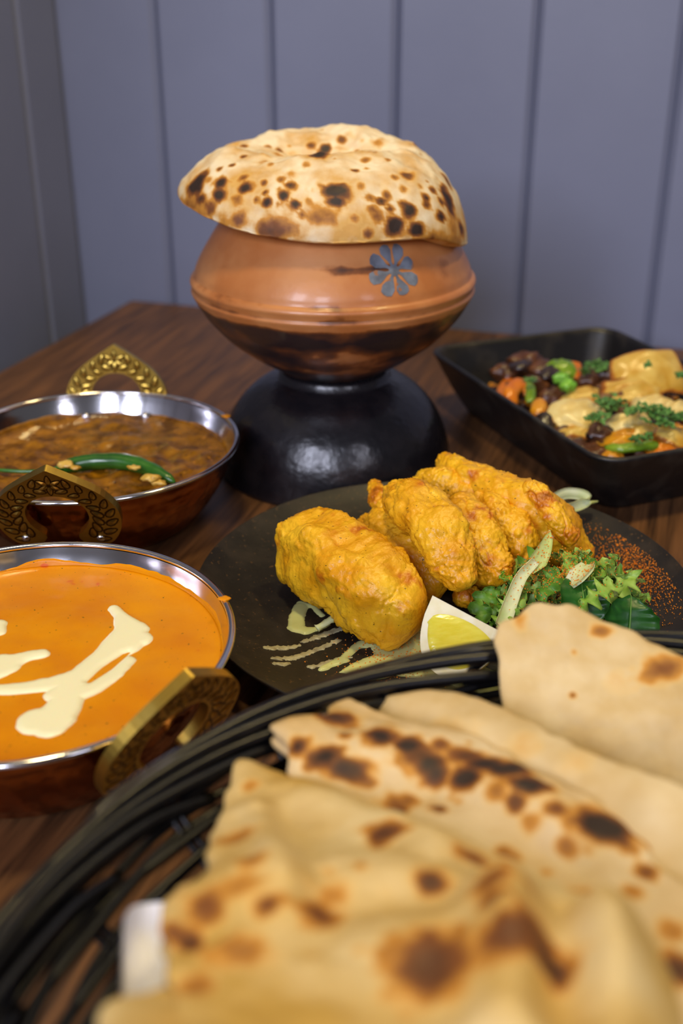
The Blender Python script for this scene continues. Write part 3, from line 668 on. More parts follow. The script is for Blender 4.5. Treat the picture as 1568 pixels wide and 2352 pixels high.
pakora([(918, 1142, .058), (955, 1158, .0625), (1000, 1212, .060), (1038, 1280, .050), (1058, 1330, .041)], [(.0105, .012), (.0150, .013), (.0150, .0125), (.0125, .0115), (.0085, .0095)], 'rounded pakora lying uppermost, its tapered tail toward the lemon', 3, square=.15)
pakora([(857, 1110, .044), (868, 1135, .042), (890, 1165, .040), (925, 1190, .036)], [(.0022, .0025), (.0055, .006), (.009, .009), (.010, .010)], 'pakora with a thin pointed tip sticking up at the back left', 4, brown=.2)
pakora([(1062, 1168, .052), (1090, 1210, .050), (1118, 1270, .041), (1132, 1318, .031)], [(.008, .009), (.0125, .012), (.0135, .013), (.0105, .011)], 'upright pakora just right of the uppermost one', 5, brown=.1, square=.15)
pakora([(1110, 1160, .047), (1152, 1190, .047), (1186, 1240, .038), (1192, 1285, .025)], [(.009, .009), (.0125, .012), (.0130, .0125), (.0105, .011)], 'knobbly pakora squeezed between two others near the salad', 6, knobs=3.0, brown=.05)
pakora([(970, 1108, .046), (1015, 1115, .050), (1080, 1145, .046)], [(.008, .008), (.0115, .010), (.011, .011)], 'smooth pakora tucked in behind the uppermost one', 7)
pakora([(1020, 1064, .054), (1062, 1092, .054), (1130, 1132, .051), (1200, 1170, .046), (1262, 1222, .033), (1325, 1282, .019)], [(.0055, .0055), (.0095, .0095), (.0135, .0135), (.0175, .019), (.0175, .019), (.0105, .0125)], 'long wide pakora along the back reaching down to the salad', 8, brown=.06, square=.15)
pakora([(1210, 1118, .064), (1232, 1130, .062), (1268, 1182, .054), (1305, 1238, .041)], [(.0040, .0040), (.006, .005), (.0065, .006), (.006, .006)], 'thin curled pakora ridge on the far right of the pile', 9, brown=.18)
pakora([(1060, 1375, .014), (1085, 1368, .013)], [(.006, .0055), (.0055, .0055)], 'small dark fried crumb beside the lemon wedge', 10, brown=.4)
pakora([(1030, 1310, .016), (1090, 1320, .014), (1150, 1310, .014)], [(.008, .008), (.009, .009), (.008, .008)], 'pakora buried low in the middle of the pile', 11, brown=.25)

# ------------------------------------------------------------------ lemon wedge
lw = empty('lemon_wedge', at(1060, 1475, .0068), 'lemon wedge with pale pith standing beside the leftmost pakora', 'lemon')
Lt = at(993, 1368, Y=.517); Lr = at(1170, 1462, Y=.498); Lb = at(998, 1545, Y=.489)
ex = Lr-Lt; Ll = np.linalg.norm(ex); ex /= Ll
ey = Lb-Lt; ey -= ex*(ey@ex); Lw_ = np.linalg.norm(ey)*1.0; ey /= np.linalg.norm(ey); ez = np.cross(ex, ey)
if ez@(CAM_POS-Lt) < 0: ez = -ez
wedge = math.radians(62); nu, nw = 40, 20
def lem(u, rfrac, phi):      # u along the axis 0..1, rfrac 0..1 radius, phi angle behind the visible face
    R_ = Lw_*(max(0, 1-abs(2*u-1)**2.3))**.55
    r_ = R_*rfrac
    return Lt+ex*(Ll*u)+(ey*math.cos(phi)-ez*math.sin(phi))*r_
G = np.array([[lem(u, 1, wedge*k/(nw-1)) for k in range(nw)] for u in np.linspace(.0, 1, nu)]); V = G.reshape(-1, 3)
mesh('rind', V, grid_faces(nu, nw), M['rind'], lw)
for phi, sgn in ((0, 1), (wedge, -1)):
    nrm = ez if phi == 0 else -(ez*math.cos(phi)+ey*math.sin(phi))
    fr = np.linspace(0, 1, 12)
    V = np.array([[lem(u, f_, phi)+nrm*.0002 for f_ in fr] for u in np.linspace(0, 1, nu)]).reshape(-1, 3); F = grid_faces(nu, 12)
    mesh('pith', V, F if sgn > 0 else [q[::-1] for q in F], M['pith'], lw)
    # flesh: bounded inset area, slightly raised juicy face
    us = np.linspace(.10, .94, nu); V = []
    for u in us:
        R_ = Lw_*(max(0, 1-abs(2*u-1)**2.3))**.55; e_ = math.sin(PI*(u-.10)/.84)**.35
        lo_ = .0034+(1-e_)*.010; hi_ = max(R_-.0052-(1-e_)*.006, lo_+.0004)
        for f_ in np.linspace(0, 1, 12):
            r_ = lo_+(hi_-lo_)*f_; b_ = .0003+.0012*math.sin(PI*f_)**.5*e_
            V.append(Lt+ex*(Ll*u)+(ey*math.cos(phi)-ez*math.sin(phi))*r_+nrm*b_)
    F = grid_faces(nu, 12); mesh('flesh', np.array(V), F if sgn > 0 else [q[::-1] for q in F], M['lemon'], lw)

# ------------------------------------------------------------------ salad
LEAF_PTS = []
def leaf_strip(path, widths, n=26, m=7, curl=0.0, ruffle=0.0, lobes=0, seed=0, thick=.0004, side=None, lift=.0):
    C_ = catmull(path, n); T, A, B = frames(C_)
    if side is not None:
        B = np.array([side-t_*(t_@side) for t_ in T]); B /= np.linalg.norm(B, axis=1)[:, None]; A = np.cross(B, T)
    w_ = np.interp(np.linspace(0, 1, n), np.linspace(0, 1, len(widths)), widths); rs = np.random.RandomState(seed); ph = rs.uniform(0, 6, 4)
    G = np.zeros((n, m, 3))
    for i in range(n):
        for j in range(m):
            s = 2*j/(m-1)-1; ws = w_[i]
            if lobes and abs(s) > .3: ws *= 1+.45*math.sin(lobes*2*PI*i/n+(ph[0] if s > 0 else ph[1]))*abs(s)
            up_ = curl*ws*s*s+ruffle*abs(s)**1.5*math.sin(i*1.15+(ph[2] if s > 0 else ph[3]))
            G[i, j] = C_[i]+B[i]*s*ws+A[i]*up_
    top = G.reshape(-1, 3); Nf = np.repeat(A, m, 0); V = np.vstack([top+Nf*thick/2, top-Nf*thick/2])
    F = grid_faces(n, m); o_ = n*m; F2 = [tuple(o_+k for k in q)[::-1] for q in F]
    bd = [j for j in range(m)]+[i*m+m-1 for i in range(1, n)]+[(n-1)*m+j for j in range(m-2, -1, -1)]+[i*m for i in range(n-2, 0, -1)]
    E_ = [(bd[k], o_+bd[k], o_+bd[(k+1) % len(bd)], bd[(k+1) % len(bd)]) for k in range(len(bd))]
    return V, F+F2+E_
rs = np.random.RandomState(21)
# frisee: curly lobed leaves heaped between the pakoras and the front bread
lettuce_spots = []
k = 0
while len(lettuce_spots) < 46:
    u, v = rs.uniform(-1, 1), rs.uniform(-1, 1)
    if u*u+v*v > 1: continue
    lettuce_spots.append((u, v))
HC = at(1290, 1375, .018)
for k, (u, v) in enumerate(lettuce_spots):
    hgt = .034*(1-(u*u+v*v)*.75)
    b0 = HC+np.array([u*.046, v*.026, 0]); b0[2] = plate_z(b0[0], b0[1])+.002+hgt*rs.uniform(.25, .95)
    a = rs.uniform(0, 2*PI); ln = rs.uniform(.012, .024); dr = np.array([math.cos(a), math.sin(a), 0])
    p = [b0-dr*ln*.5, b0+UPV*ln*rs.uniform(.1, .35), b0+dr*ln*.5+UPV*ln*rs.uniform(.0, .35), b0+dr*ln*rs.uniform(.7, .9)+UPV*ln*rs.uniform(-.25, .25)]
    V, F = leaf_strip(p, [.0012, .0034, .0052, .0046, .0012], 26, 7, curl=rs.uniform(-.5, .7), ruffle=.0024, lobes=rs.randint(4, 7), seed=k)
    V[:, 2] = np.maximum(V[:, 2], plate_z(V[:, 0], V[:, 1])+.0006)
    LEAF_PTS.append(V)
    mesh('lettuce_leaf', V, F, M['friseedark'] if k % 3 == 0 else M['frisee'], label='small curly green salad leaf in the heap beside the pakoras', cat='lettuce', group='curly salad leaves in the heap')
def leafy(name, pxs, widths, mat, label, seed, cat='lettuce', **kw):
    V, F = leaf_strip([at(x, y, z) for x, y, z in pxs], widths, seed=seed, **kw)
    LEAF_PTS.append(V[:len(V)//2]); return mesh(name, V, F, mat, label=label, cat=cat)
leafy('curly_leaf', [(1110, 1440, .014), (1105, 1400, .020), (1125, 1370, .024), (1150, 1350, .026)], [.002, .005, .0065, .0045, .001], M['friseedark'], 'dark curly leaf at the salad\'s edge next to the lemon', 3, lobes=5, ruffle=.003)
leafy('curly_leaf', [(1140, 1440, .016), (1160, 1410, .022), (1180, 1385, .026), (1205, 1362, .027)], [.002, .0055, .0065, .005, .001], M['frisee'], 'curly leaf under the long pale lettuce rib', 4, lobes=5, ruffle=.003)
leafy('curly_leaf', [(1350, 1345, .030), (1385, 1315, .040), (1405, 1290, .045), (1410, 1272, .048)], [.002, .005, .006, .004, .0008], M['frisee'], 'bright curly leaf poking up at the top right of the salad', 5, lobes=5, ruffle=.003)
leafy('curly_leaf', [(1395, 1380, .028), (1430, 1350, .032), (1448, 1325, .034), (1440, 1310, .037)], [.002, .006, .007, .005, .001], M['frisee'], 'broad curly leaf hanging over the right of the salad', 6, lobes=6, ruffle=.003)
leafy('curly_leaf', [(1420, 1350, .030), (1450, 1365, .026), (1470, 1385, .020), (1478, 1400, .016)], [.002, .0045, .006, .005, .0012], M['frisee'], 'curly leaf with a pale cut end nearest the paprika', 7, lobes=5, ruffle=.002)
leafy('curly_leaf', [(1290, 1300, .036), (1310, 1280, .042), (1335, 1265, .045), (1345, 1275, .044)], [.001, .003, .004, .0035, .001], M['frisee'], 'tiny curled leaf at the very top of the salad heap', 8, lobes=4, ruffle=.002)
leafy('curly_leaf', [(1170, 1322, .034), (1160, 1330, .035), (1155, 1326, .036), (1160, 1312, .037)], [.0015, .004, .0045, .003, .001], M['brightgreen'], 'small round bright leaf beside the pale lettuce rib', 9, ruffle=.001)
leafy('curly_leaf', [(1330, 1400, .03), (1365, 1370, .036), (1400, 1350, .039), (1425, 1352, .037)], [.002, .006, .007, .006, .001], M['frisee'], 'wide ruffled leaf behind the two spinach leaves', 10, lobes=6, ruffle=.0035)
leafy('curly_leaf', [(1240, 1380, .028), (1262, 1345, .034), (1280, 1325, .037), (1300, 1318, .038)], [.002, .006, .0065, .005, .001], M['friseedark'], 'ruffled leaf dusted with paprika in the middle of the salad', 11, lobes=6, ruffle=.003)
# pale ribs
leafy('lettuce_rib', [(1152, 1440, .018), (1172, 1380, .028), (1195, 1325, .038), (1228, 1288, .045)], [.0042, .0038, .0034, .0030, .0024], M['shred'], 'long pale lettuce rib leaning across the salad, dusted orange', 12, curl=.5, thick=.0022, side=np.array([1., .2, 0]))
leafy('lettuce_leaf_tip', [(1218, 1315, .040), (1240, 1280, .046), (1256, 1245, .052), (1262, 1218, .056)], [.0016, .0050, .0040, .0024, .0004], M['palegreen'], 'pale pointed leaf tip standing up above the salad', 13, curl=.3, side=np.array([1., .2, 0]))
leafy('lettuce_rib', [(1310, 1345, .036), (1335, 1322, .041), (1352, 1300, .043)], [.004, .006, .006, .004], M['shred'], 'wide white lettuce rib dusted with paprika at the salad\'s top', 14, curl=.4, thick=.002)
# spinach
for pxs, wd, nm, sd in (([(1345, 1440, .020), (1342, 1400, .028), (1338, 1365, .034), (1334, 1335, .037)], [.006, .0125, .0135, .0125, .0085], 'dark green spinach leaf with a broad square top', 15),
                        ([(1440, 1475, .012), (1445, 1435, .020), (1447, 1400, .027), (1448, 1368, .031)], [.008, .0155, .0155, .0095, .0006], 'dark green pointed spinach leaf nearest the plate rim', 16)):
    e = empty('spinach_leaf', at(pxs[0][0], pxs[0][1], .008), nm, 'spinach')
    V, F = leaf_strip([at(*q) for q in pxs], wd, 30, 9, curl=.22, ruffle=.0006, seed=sd, side=np.array([1., .15, 0])); mesh('blade', V, F, M['spinach'], e)
    c_ = catmull([at(*q) for q in pxs], 20)+np.array([0, -.0009, .0002]); V, F = tube(c_, np.linspace(.0008, .0003, 20), 6); mesh('midrib', V, F, M['vein'], e)
# cut shreds
c_ = catmull([at(x, y, z) for x, y, z in [(1265, 1150, .030), (1300, 1134, .034), (1338, 1138, .034), (1345, 1150, .031), (1318, 1164, .027), (1280, 1170, .024)]], 30)
V, F = leaf_strip(c_[::3], [.003, .0036, .0036, .0034, .003], 30, 5, curl=.3, thick=.0012, side=np.array([0, .3, 1.])); mesh('lettuce_shred', V, F, M['shred'], label='looped pale lettuce shred behind the pakoras', cat='lettuce')
c_ = catmull([at(x, y, z) for x, y, z in [(727, 1443, .010), (750, 1430, .012), (778, 1412, .014)]], 16)
V, F = tube(c_, np.interp(np.linspace(0, 1, 16), [0, .2, 1], [.0030, .0022, .0026]), 8, flat=.7); V += (fbm(V, 400, 2)*.0006)[:, None]; mesh('onion_shred', V, F, M['shred'], label='pale onion shred sticking out beneath the left pakora', cat='onion')
for x, y, ln, a_, nm in ((1350, 1202, .006, .4, 'pale green leaf scrap on the plate behind the salad'), (1312, 1180, .004, 1.2, 'tiny pale scrap by the looped shred')):
    c_ = at(x, y, .0075); c_[2] = plate_z(c_[0], c_[1])+.0006; d_ = np.array([math.cos(a_), math.sin(a_), 0])
    V, F = leaf_strip([c_-d_*ln, c_+UPV*.0003, c_+d_*ln], [.0005, .002, .0005], 10, 4, seed=int(x)); mesh('leaf_scrap', V, F, M['palegreen'], label=nm, cat='lettuce')
# paprika dusted over the plate, the sauce and the leaves
rs = np.random.RandomState(5); pts = []
pc = at(1440, 1320, .009)
for _ in range(3600):
    x = pc[0]+rs.normal(0, .017); y = pc[1]+rs.normal(0, .028)
    if math.hypot(x-PLC[0], y-PLC[1]) < .134: pts.append((x, y, float(plate_z(x, y))+.0002))
for _ in range(500):
    q = at(rs.normal(900, 70), rs.normal(1520, 40), .0072); pts.append((q[0], q[1], .0078 if rs.rand() < .5 else .0076))
allleaf = np.vstack(LEAF_PTS)
hx = at(1265, 1330, .035)
wgt = np.exp(-(((allleaf[:, 0]-hx[0])/.026)**2+((allleaf[:, 1]-hx[1])/.022)**2))*np.clip((allleaf[:, 2]-.018)/.01, 0, 1); wgt /= wgt.sum()
for i in rs.choice(len(allleaf), 3000, p=wgt): pts.append(tuple(allleaf[i]+rs.normal(0, .0006, 3)+np.array([0, 0, .0004])))
pts = np.array(pts); tet = np.array([(1, 1, 1), (1, -1, -1), (-1, 1, -1), (-1, -1, 1)])*.00027
V = (pts[:, None]+tet[None]*rs.uniform(.5, 1.5, (len(pts), 1, 1))).reshape(-1, 3)
F = [tuple(4*i+k for k in q) for i in range(len(pts)) for q in ((0, 1, 2), (0, 3, 1), (0, 2, 3), (1, 3, 2))]
mesh('paprika_powder', V, F, M['paprika'], smooth=False, label='orange paprika powder dusted over the salad and the dark plate', cat='spice', kind='stuff')

# ------------------------------------------------------------------ rectangular black dish with stir-fry
E1 = np.array([math.cos(math.radians(21.5)), math.sin(math.radians(21.5)), 0]); E2 = np.array([E1[1], -E1[0], 0])
DC = np.array([.2035, .836, 0]); SX, SY, DH = .0905, .1345, .050
def rrect(hx, hy, r, z, n=9):
    out = []
    for sx, sy, a0 in ((1, 1, 0), (-1, 1, PI/2), (-1, -1, PI), (1, -1, 1.5*PI)):
        for a in np.linspace(a0, a0+PI/2, n): out.append((sx*(hx-r)+r*math.cos(a), sy*(hy-r)+r*math.sin(a), z))
    # straight sides get extra points
    res = []
    for p, q in zip(out, out[1:]+out[:1]):
        res.append(p)
        if math.dist(p, q) > .02:
            for f_ in np.linspace(0, 1, 8)[1:-1]: res.append(tuple(np.array(p)*(1-f_)+np.array(q)*f_))
    return np.array(res)
lv = [(-.028, .014, .0), (-.0255, .016, .0004), (-.0238, .017, .003), (-.0195, .018, .010), (-.0125, .020, .022), (-.006, .021, .036), (-.0015, .022, .046), (0, .022, .0485), (-.0004, .022, .0498), (-.002, .0215, .0503), (-.004, .020, .0498),
      (-.0055, .019, .046), (-.0105, .018, .034), (-.0165, .017, .020), (-.0225, .016, .010), (-.030, .014, .0065), (-.06, .01, .0060)]
rings = [rrect(SX+i_, SY+i_, r_, z) for i_, r_, z in lv]; npd = len(rings[0]); G = np.array(rings)
V = DC+G[..., 0:1]*E1+G[..., 1:2]*E2+G[..., 2:3]*UPV; V = V.reshape(-1, 3)
F = grid_faces(len(rings), npd, cv=True)+[tuple(range(npd)), tuple((len(rings)-1)*npd+j for j in range(npd))[::-1]]
mesh('serving_dish', V, [q[::-1] for q in F], M['dishglaze'], origin=DC, label='deep rectangular black dish filled with vegetable stir-fry', cat='dish')
def heap(u, v): return .022+.019*max(0, 1-(u/.082)**2)*max(0, 1-((v-.022)/.115)**2)
n_, m_ = 26, 36; us = np.linspace(-SX+.0245, SX-.0245, n_); vs = np.linspace(-SY+.040, SY-.0245, m_)
V = np.array([[DC+E1*u+E2*v+UPV*(heap(u, v)+.004*n1(u*90, v*90, 1)-.006) for v in vs] for u in us]).reshape(-1, 3)
Vb = DC+(V-DC)*np.array([.95, .96, 0]); Vb[:, 2] = .0085; Fg = grid_faces(n_, m_); o_ = n_*m_
bd = [j for j in range(m_)]+[i*m_+m_-1 for i in range(1, n_)]+[(n_-1)*m_+j for j in range(m_-2, -1, -1)]+[i*m_ for i in range(n_-2, 0, -1)]
mesh('stir_fry_gravy', np.vstack([V, Vb]), Fg+[tuple(o_+k for k in q)[::-1] for q in Fg]+[(bd[k], o_+bd[k], o_+bd[(k+1) % len(bd)], bd[(k+1) % len(bd)]) for k in range(len(bd))], M['gravy'], label='oily brown gravy bed beneath the stir-fried vegetables', cat='gravy', kind='stuff')

GSF = 'stir-fried pieces in the rectangular dish'
def petal(px, py, z, L_, W_, ang_, tilt, mat, label, seed, bend=.35, brown=.0, name='onion_piece', cat='onion', pitch=.35):
    """curved onion petal or pepper piece: a thick shell patch"""
    c = at(px, py, z); n_, m_ = 18, 14; G = []
    e1 = np.array([math.cos(ang_), math.sin(ang_), tilt]); e1 /= np.linalg.norm(e1)
    nrm = np.array([0, -math.sin(pitch), math.cos(pitch)]); nrm -= e1*(nrm@e1); nrm /= np.linalg.norm(nrm); e2 = np.cross(nrm, e1); br = []
    for lay in (1, -1):
        for i in range(n_):
            for j in range(m_):
                a, b_ = 2*i/(n_-1)-1, 2*j/(m_-1)-1
                x = L_*a*math.sqrt(1-.30*b_*b_)*(1+.16*n1(seed*3.1, b_*1.5, 7)); y = W_*b_*math.sqrt(1-.30*a*a)*(1+.45*n1(a*1.3, seed*2.7, 3)); e_ = max(a*a, b_*b_)
                h_ = -bend*(x*x+y*y)/L_+.0009*n1(a*2+seed, b_*2, seed)*3
                t_ = .0017*math.sqrt(max(0, 1-e_**3))*lay
                G.append(c+e1*x+e2*y+nrm*(h_+t_)); br.append(brown+1.7*max(0, e_-.56)+.25*n1(a*3+seed, b_*3, 2))
    Fg = grid_faces(n_, m_); o_ = n_*m_
    bd = [j for j in range(m_)]+[i*m_+m_-1 for i in range(1, n_)]+[(n_-1)*m_+j for j in range(m_-2, -1, -1)]+[i*m_ for i in range(n_-2, 0, -1)]
    F = Fg+[tuple(o_+k for k in q)[::-1] for q in Fg]+[(bd[k], o_+bd[k], o_+bd[(k+1) % len(bd)], bd[(k+1) % len(bd)]) for k in range(len(bd))]
    return mesh(name, np.array(G), F, mat, attrs={'brown': np.array(br)}, label=label, cat=cat, group=GSF)
def strip(pts, r_, mat, label, name, cat, flat=.5, seed=0):
    c_ = catmull([at(*p) for p in pts], 20); ra = r_*np.interp(np.linspace(0, 1, 20), [0, .12, .5, .88, 1], [.55, .95, 1, .95, .5])
    V, F = tube(c_, ra, 12, flat=flat); V = V+(fbm(V+seed, 120, 2)*.0012)[:, None]*np.array([.5, .5, 1])
    return mesh(name, V, F, mat, attrs={'brown': np.full(len(V), .2)}, label=label, cat=cat, group=GSF)
def lump(px, py, z, r_, mat, label, name, cat, sq, seed):
    V, F = blob(at(px, py, z), r_, amp=.5, sq=sq, seed=seed); return mesh(name, V, F, mat, label=label, cat=cat, group=GSF)
petal(1495, 850, .060, .031, .019, .2, .05, M['onion'], 'largest golden onion piece, at the far right of the dish', 1, bend=.25, pitch=.75)
petal(1455, 893, .050, .026, .014, .15, .05, M['onion'], 'browned onion piece just below the largest golden one', 2, brown=.35, bend=.3, pitch=.6)
petal(1325, 945, .049, .0205, .0135, -.15, -.05, M['onionpale'], 'pale rounded onion piece in the middle of the dish', 3, bend=.2, pitch=.5)
petal(1345, 907, .046, .020, .010, .3, .02, M['onion'], 'golden onion sliver behind the pale rounded piece', 4, brown=.1)
petal(1445, 968, .047, .0205, .0115, .25, .08, M['onionpale'], 'triangular pale onion piece under the chopped coriander', 5, brown=.05, pitch=.5)
petal(1505, 925, .049, .018, .010, -.2, 0, M['onionpale'], 'pale onion piece right of the coriander heap', 6, pitch=.4)
petal(1548, 990, .045, .013, .012, 1.1, .1, M['onion'], 'upright seared onion piece at the dish\'s right edge', 7, brown=.15, pitch=.7)
petal(1562, 932, .051, .010, .009, .4, 0, M['onionpale'], 'small white onion piece cut by the picture\'s right side', 8)
petal(1325, 985, .040, .020, .010, -.1, 0, M['onion'], 'browned onion piece beneath the pale rounded one', 9, brown=.35)
petal(1440, 1003, .041, .024, .009, .12, 0, M['yellowveg'], 'yellow pepper piece beneath the triangular onion', 10, name='pepper_piece', cat='pepper')
petal(1410, 1040, .035, .0075, .009, 1.3, .1, M['yellowveg'], 'small yellow pepper tip near the dish\'s front corner', 11, name='pepper_piece', cat='pepper', pitch=.8)
petal(1480, 985, .044, .017, .009, .5, 0, M['onion'], 'golden onion strip between the coriander and the dish\'s front', 12, brown=.2)
petal(1530, 1020, .038, .016, .008, .4, 0, M['orangeveg'], 'reddish pepper piece at the front right of the dish', 13, name='pepper_piece', cat='pepper')
strip([(1180, 930, .040), (1172, 905, .046), (1188, 884, .049), (1208, 885, .047), (1212, 910, .042)], .0062, M['orangeveg'], 'hooked orange pepper strip at the left of the dish', 'pepper_strip', 'pepper', .45, 1)
strip([(1150, 925, .036), (1160, 890, .041), (1175, 870, .043)], .006, M['orangeveg'], 'orange pepper strip against the dish\'s left wall', 'pepper_strip', 'pepper', .45, 2)
strip([(1232, 955, .040), (1240, 930, .045), (1252, 925, .046)], .0065, M['yellowveg'], 'short yellow pepper strip left of the pale onion', 'pepper_strip', 'pepper', .5, 3)
strip([(1200, 960, .034), (1230, 975, .036), (1245, 985, .035)], .0055, M['yellowveg'], 'yellow-green pepper strip low by the left wall', 'pepper_strip', 'pepper', .5, 4)
strip([(1215, 925, .042), (1218, 895, .047), (1205, 870, .049)], .004, M['greenveg'], 'thin olive pepper strip beside the hooked orange one', 'pepper_strip', 'pepper', .5, 5)
strip([(1390, 1028, .036), (1430, 1030, .038), (1480, 1025, .038), (1515, 1020, .036)], .0058, M['greenveg'], 'long green pepper strip at the front of the dish', 'pepper_strip', 'pepper', .6, 6)
strip([(1325, 858, .049), (1318, 840, .053), (1325, 870, .048)], .0055, M['orangeveg'], 'orange pepper piece behind the green ones', 'pepper_strip', 'pepper', .5, 7)
petal(1288, 843, .056, .012, .010, -.4, -.1, M['greenveg'], 'yellow-green pepper chunk at the back of the dish', 14, name='pepper_piece', cat='pepper', pitch=.6)
lump(1303, 886, .052, .0062, M['brightgreen'], 'bright green spring onion bit below the green pepper', 'spring_onion', 'onion', (1, 1, .8), 3)
lump(1288, 868, .053, .0055, M['brightgreen'], 'bright green spring onion bit touching the green pepper', 'spring_onion', 'onion', (1, .8, .8), 4)
for i, (x, y, z, r_, sq, lb) in enumerate([(1205, 836, .050, .012, (1.2, .8, .8), 'dark seared mushroom chunk highest at the back left'), (1160, 858, .045, .010, (1.1, .9, .8), 'browned mushroom chunk at the left corner'), (1250, 850, .049, .011, (1.2, .8, .7), 'browned mushroom chunk behind the aubergine'),
                                           (1385, 862, .046, .011, (1.3, .9, .7), 'brown mushroom chunk left of the largest onion'), (1350, 880, .044, .009, (1.2, .9, .7), 'brown mushroom chunk behind the onion sliver'), (1330, 1030, .034, .010, (1.2, .9, .7), 'brown mushroom chunk at the dish\'s front corner'),
                                           (1290, 1000, .034, .009, (1.1, .9, .7), 'brown mushroom chunk along the left wall'), (1375, 1000, .039, .009, (1, 1, .8), 'brown mushroom chunk under the triangular onion'), (1225, 880, .046, .010, (1.2, .7, .7), 'brown mushroom chunk beside the olive strip'), (1360, 1045, .032, .008, (1.2, .9, .7), 'small brown mushroom chunk lowest in the dish'), (1180, 900, .038, .011, (1.1, .9, .7), 'brown mushroom chunk between the orange strips'), (1265, 915, .040, .011, (1, 1, .8), 'brown mushroom chunk beside the pale onion')]):
    lump(x, y, z, r_, M['meat'], lb, 'mushroom_chunk', 'mushroom', sq, i+1)
strip([(1255, 1000, .034), (1252, 970, .041), (1250, 955, .044)], .0075, M['darkmeat'], 'black glossy aubergine strip standing left of the pale onion', 'aubergine_strip', 'aubergine', .7, 8)
strip([(1245, 870, .049), (1265, 850, .053), (1280, 875, .050)], .006, M['darkmeat'], 'dark aubergine strip at the back left', 'aubergine_strip', 'aubergine', .6, 9)
strip([(1215, 830, .054), (1190, 845, .052), (1175, 835, .051)], .006, M['darkmeat'], 'dark aubergine strip on the mushroom at the back', 'aubergine_strip', 'aubergine', .6, 10)
strip([(1350, 1005, .040), (1385, 985, .042), (1410, 995, .040)], .005, M['darkmeat'], 'dark aubergine strip under the triangular onion', 'aubergine_strip', 'aubergine', .6, 11)
rs_ = np.random.RandomState(17)
for mname, nbits, lb in (('meat', 110, 'small brown fried bits scattered among the stir-fry'), ('yellowveg', 60, 'small amber vegetable bits scattered among the stir-fry')):
    parts = []
    for i in range(nbits):
        u, v = rs_.uniform(-.062, .062), rs_.uniform(-.09, .105); r_ = rs_.uniform(.0022, .0052)
        V, F = blob((0, 0, 0), r_, amp=.6, sq=(rs_.uniform(.6, 1.6), rs_.uniform(.5, 1.2), rs_.uniform(.4, .9)), seed=i)
        parts.append((V+DC+E1*u+E2*v+UPV*(heap(u, v)+.002+rs_.uniform(-.003, .003)), F))
    V, F = join(*parts); mesh('fried_bits', V, F, M[mname], label=lb, cat='stir-fry', kind='stuff')
# coriander
def coriander(px, py, z, n, spread, label, seed):
    rs = np.random.RandomState(seed); c = at(px, py, z); parts = []
    for i in range(n):
        b0 = c+np.array([rs.normal(0, spread), rs.normal(0, spread*.8), rs.uniform(0, .004)]); a = rs.uniform(0, 2*PI); l_ = rs.uniform(.003, .0065); dr = np.array([math.cos(a), math.sin(a), rs.uniform(-.3, .5)])
        parts.append(leaf_strip([b0-dr*l_*.4, b0+UPV*.001, b0+dr*l_*.6, b0+dr*l_], [.0006, .0020, .0026, .0005], 12, 5, curl=rs.uniform(-.4, .6), ruffle=.0008, lobes=3, seed=i))
    V, F = join(*parts); mesh('chopped_coriander', V, F, M['coriander'], label=label, cat='coriander', kind='stuff')
coriander(1410, 935, .056, 34, .0072, 'heap of chopped coriander on the pale onion', 1); coriander(1375, 965, .054, 12, .004, 'pinch of chopped coriander touching the pale onion\'s right end', 2)
coriander(1498, 950, .056, 26, .0065, 'heap of chopped coriander over the triangular onion\'s right', 3); coriander(1510, 975, .052, 14, .0045, 'lower pinch of coriander beside the seared onion', 4)
coriander(1556, 965, .053, 12, .004, 'coriander pinch at the right edge of the picture', 5); coriander(1375, 845, .054, 12, .0045, 'coriander pinch in the dish\'s back corner', 6); coriander(1450, 1010, .046, 10, .006, 'coriander bits along the long green pepper', 7)
coriander(1345, 855, .054, 8, .003, 'coriander bits next to the back mushroom', 8); coriander(1485, 845, .074, 2, .002, 'single coriander flake on the largest onion', 9); coriander(1215, 883, .052, 3, .002, 'coriander flake beside the hooked orange pepper', 10); coriander(1565, 870, .062, 8, .0035, 'coriander pinch under the largest onion\'s right end', 11)

# ------------------------------------------------------------------ woven black basket
BKC = np.array([.125, .195]); RA, RB = .229, .2105; BZ = .0815
def bsc(t_): return .60+.40*(t_**.85)
def bpt(phi, t_, dr=0., dz=0.):
    s = bsc(t_); z = .004+(BZ-.004)*t_+dz
    return np.array([BKC[0]+(RA*s+dr)*math.cos(phi), BKC[1]+(RB*s+dr)*math.sin(phi), z])
bk = empty('bread_basket', (*BKC, 0), 'black woven rattan basket holding the flatbreads', 'basket')
NST = 26; rs = np.random.RandomState(8)
for k in range(27):
    t0 = .02+.95*k/26; P = []; ph = rs.uniform(0, 6)
    for i in range(200):
        phi = 2*PI*i/200; wv = .0016*math.sin(phi*NST/2+PI*k)
        P.append(bpt(phi, t0+.020*math.sin(2*phi+ph)+.010*math.sin(5*phi+ph*2), wv))
    V, F = tube(np.array(P), rs.uniform(.0018, .0023), 7, closed=True); mesh('weaver_strand', V, F, M['rattan'], bk)
for k in range(NST):
    for d_ in (-.009, .009):
        phi = 2*PI*(k+.5)/NST+d_; P = [bpt(phi, t_, .0006) for t_ in np.linspace(0, 1, 16)]
        inn_ = [np.array([BKC[0]+RA*.6*f_*math.cos(phi), BKC[1]+RB*.6*f_*math.sin(phi), .0042]) for f_ in np.linspace(.12, .97, 8)]
        V, F = tube(np.array(inn_+P), .0015, 7); mesh('stake', V, F, M['rattan'], bk)
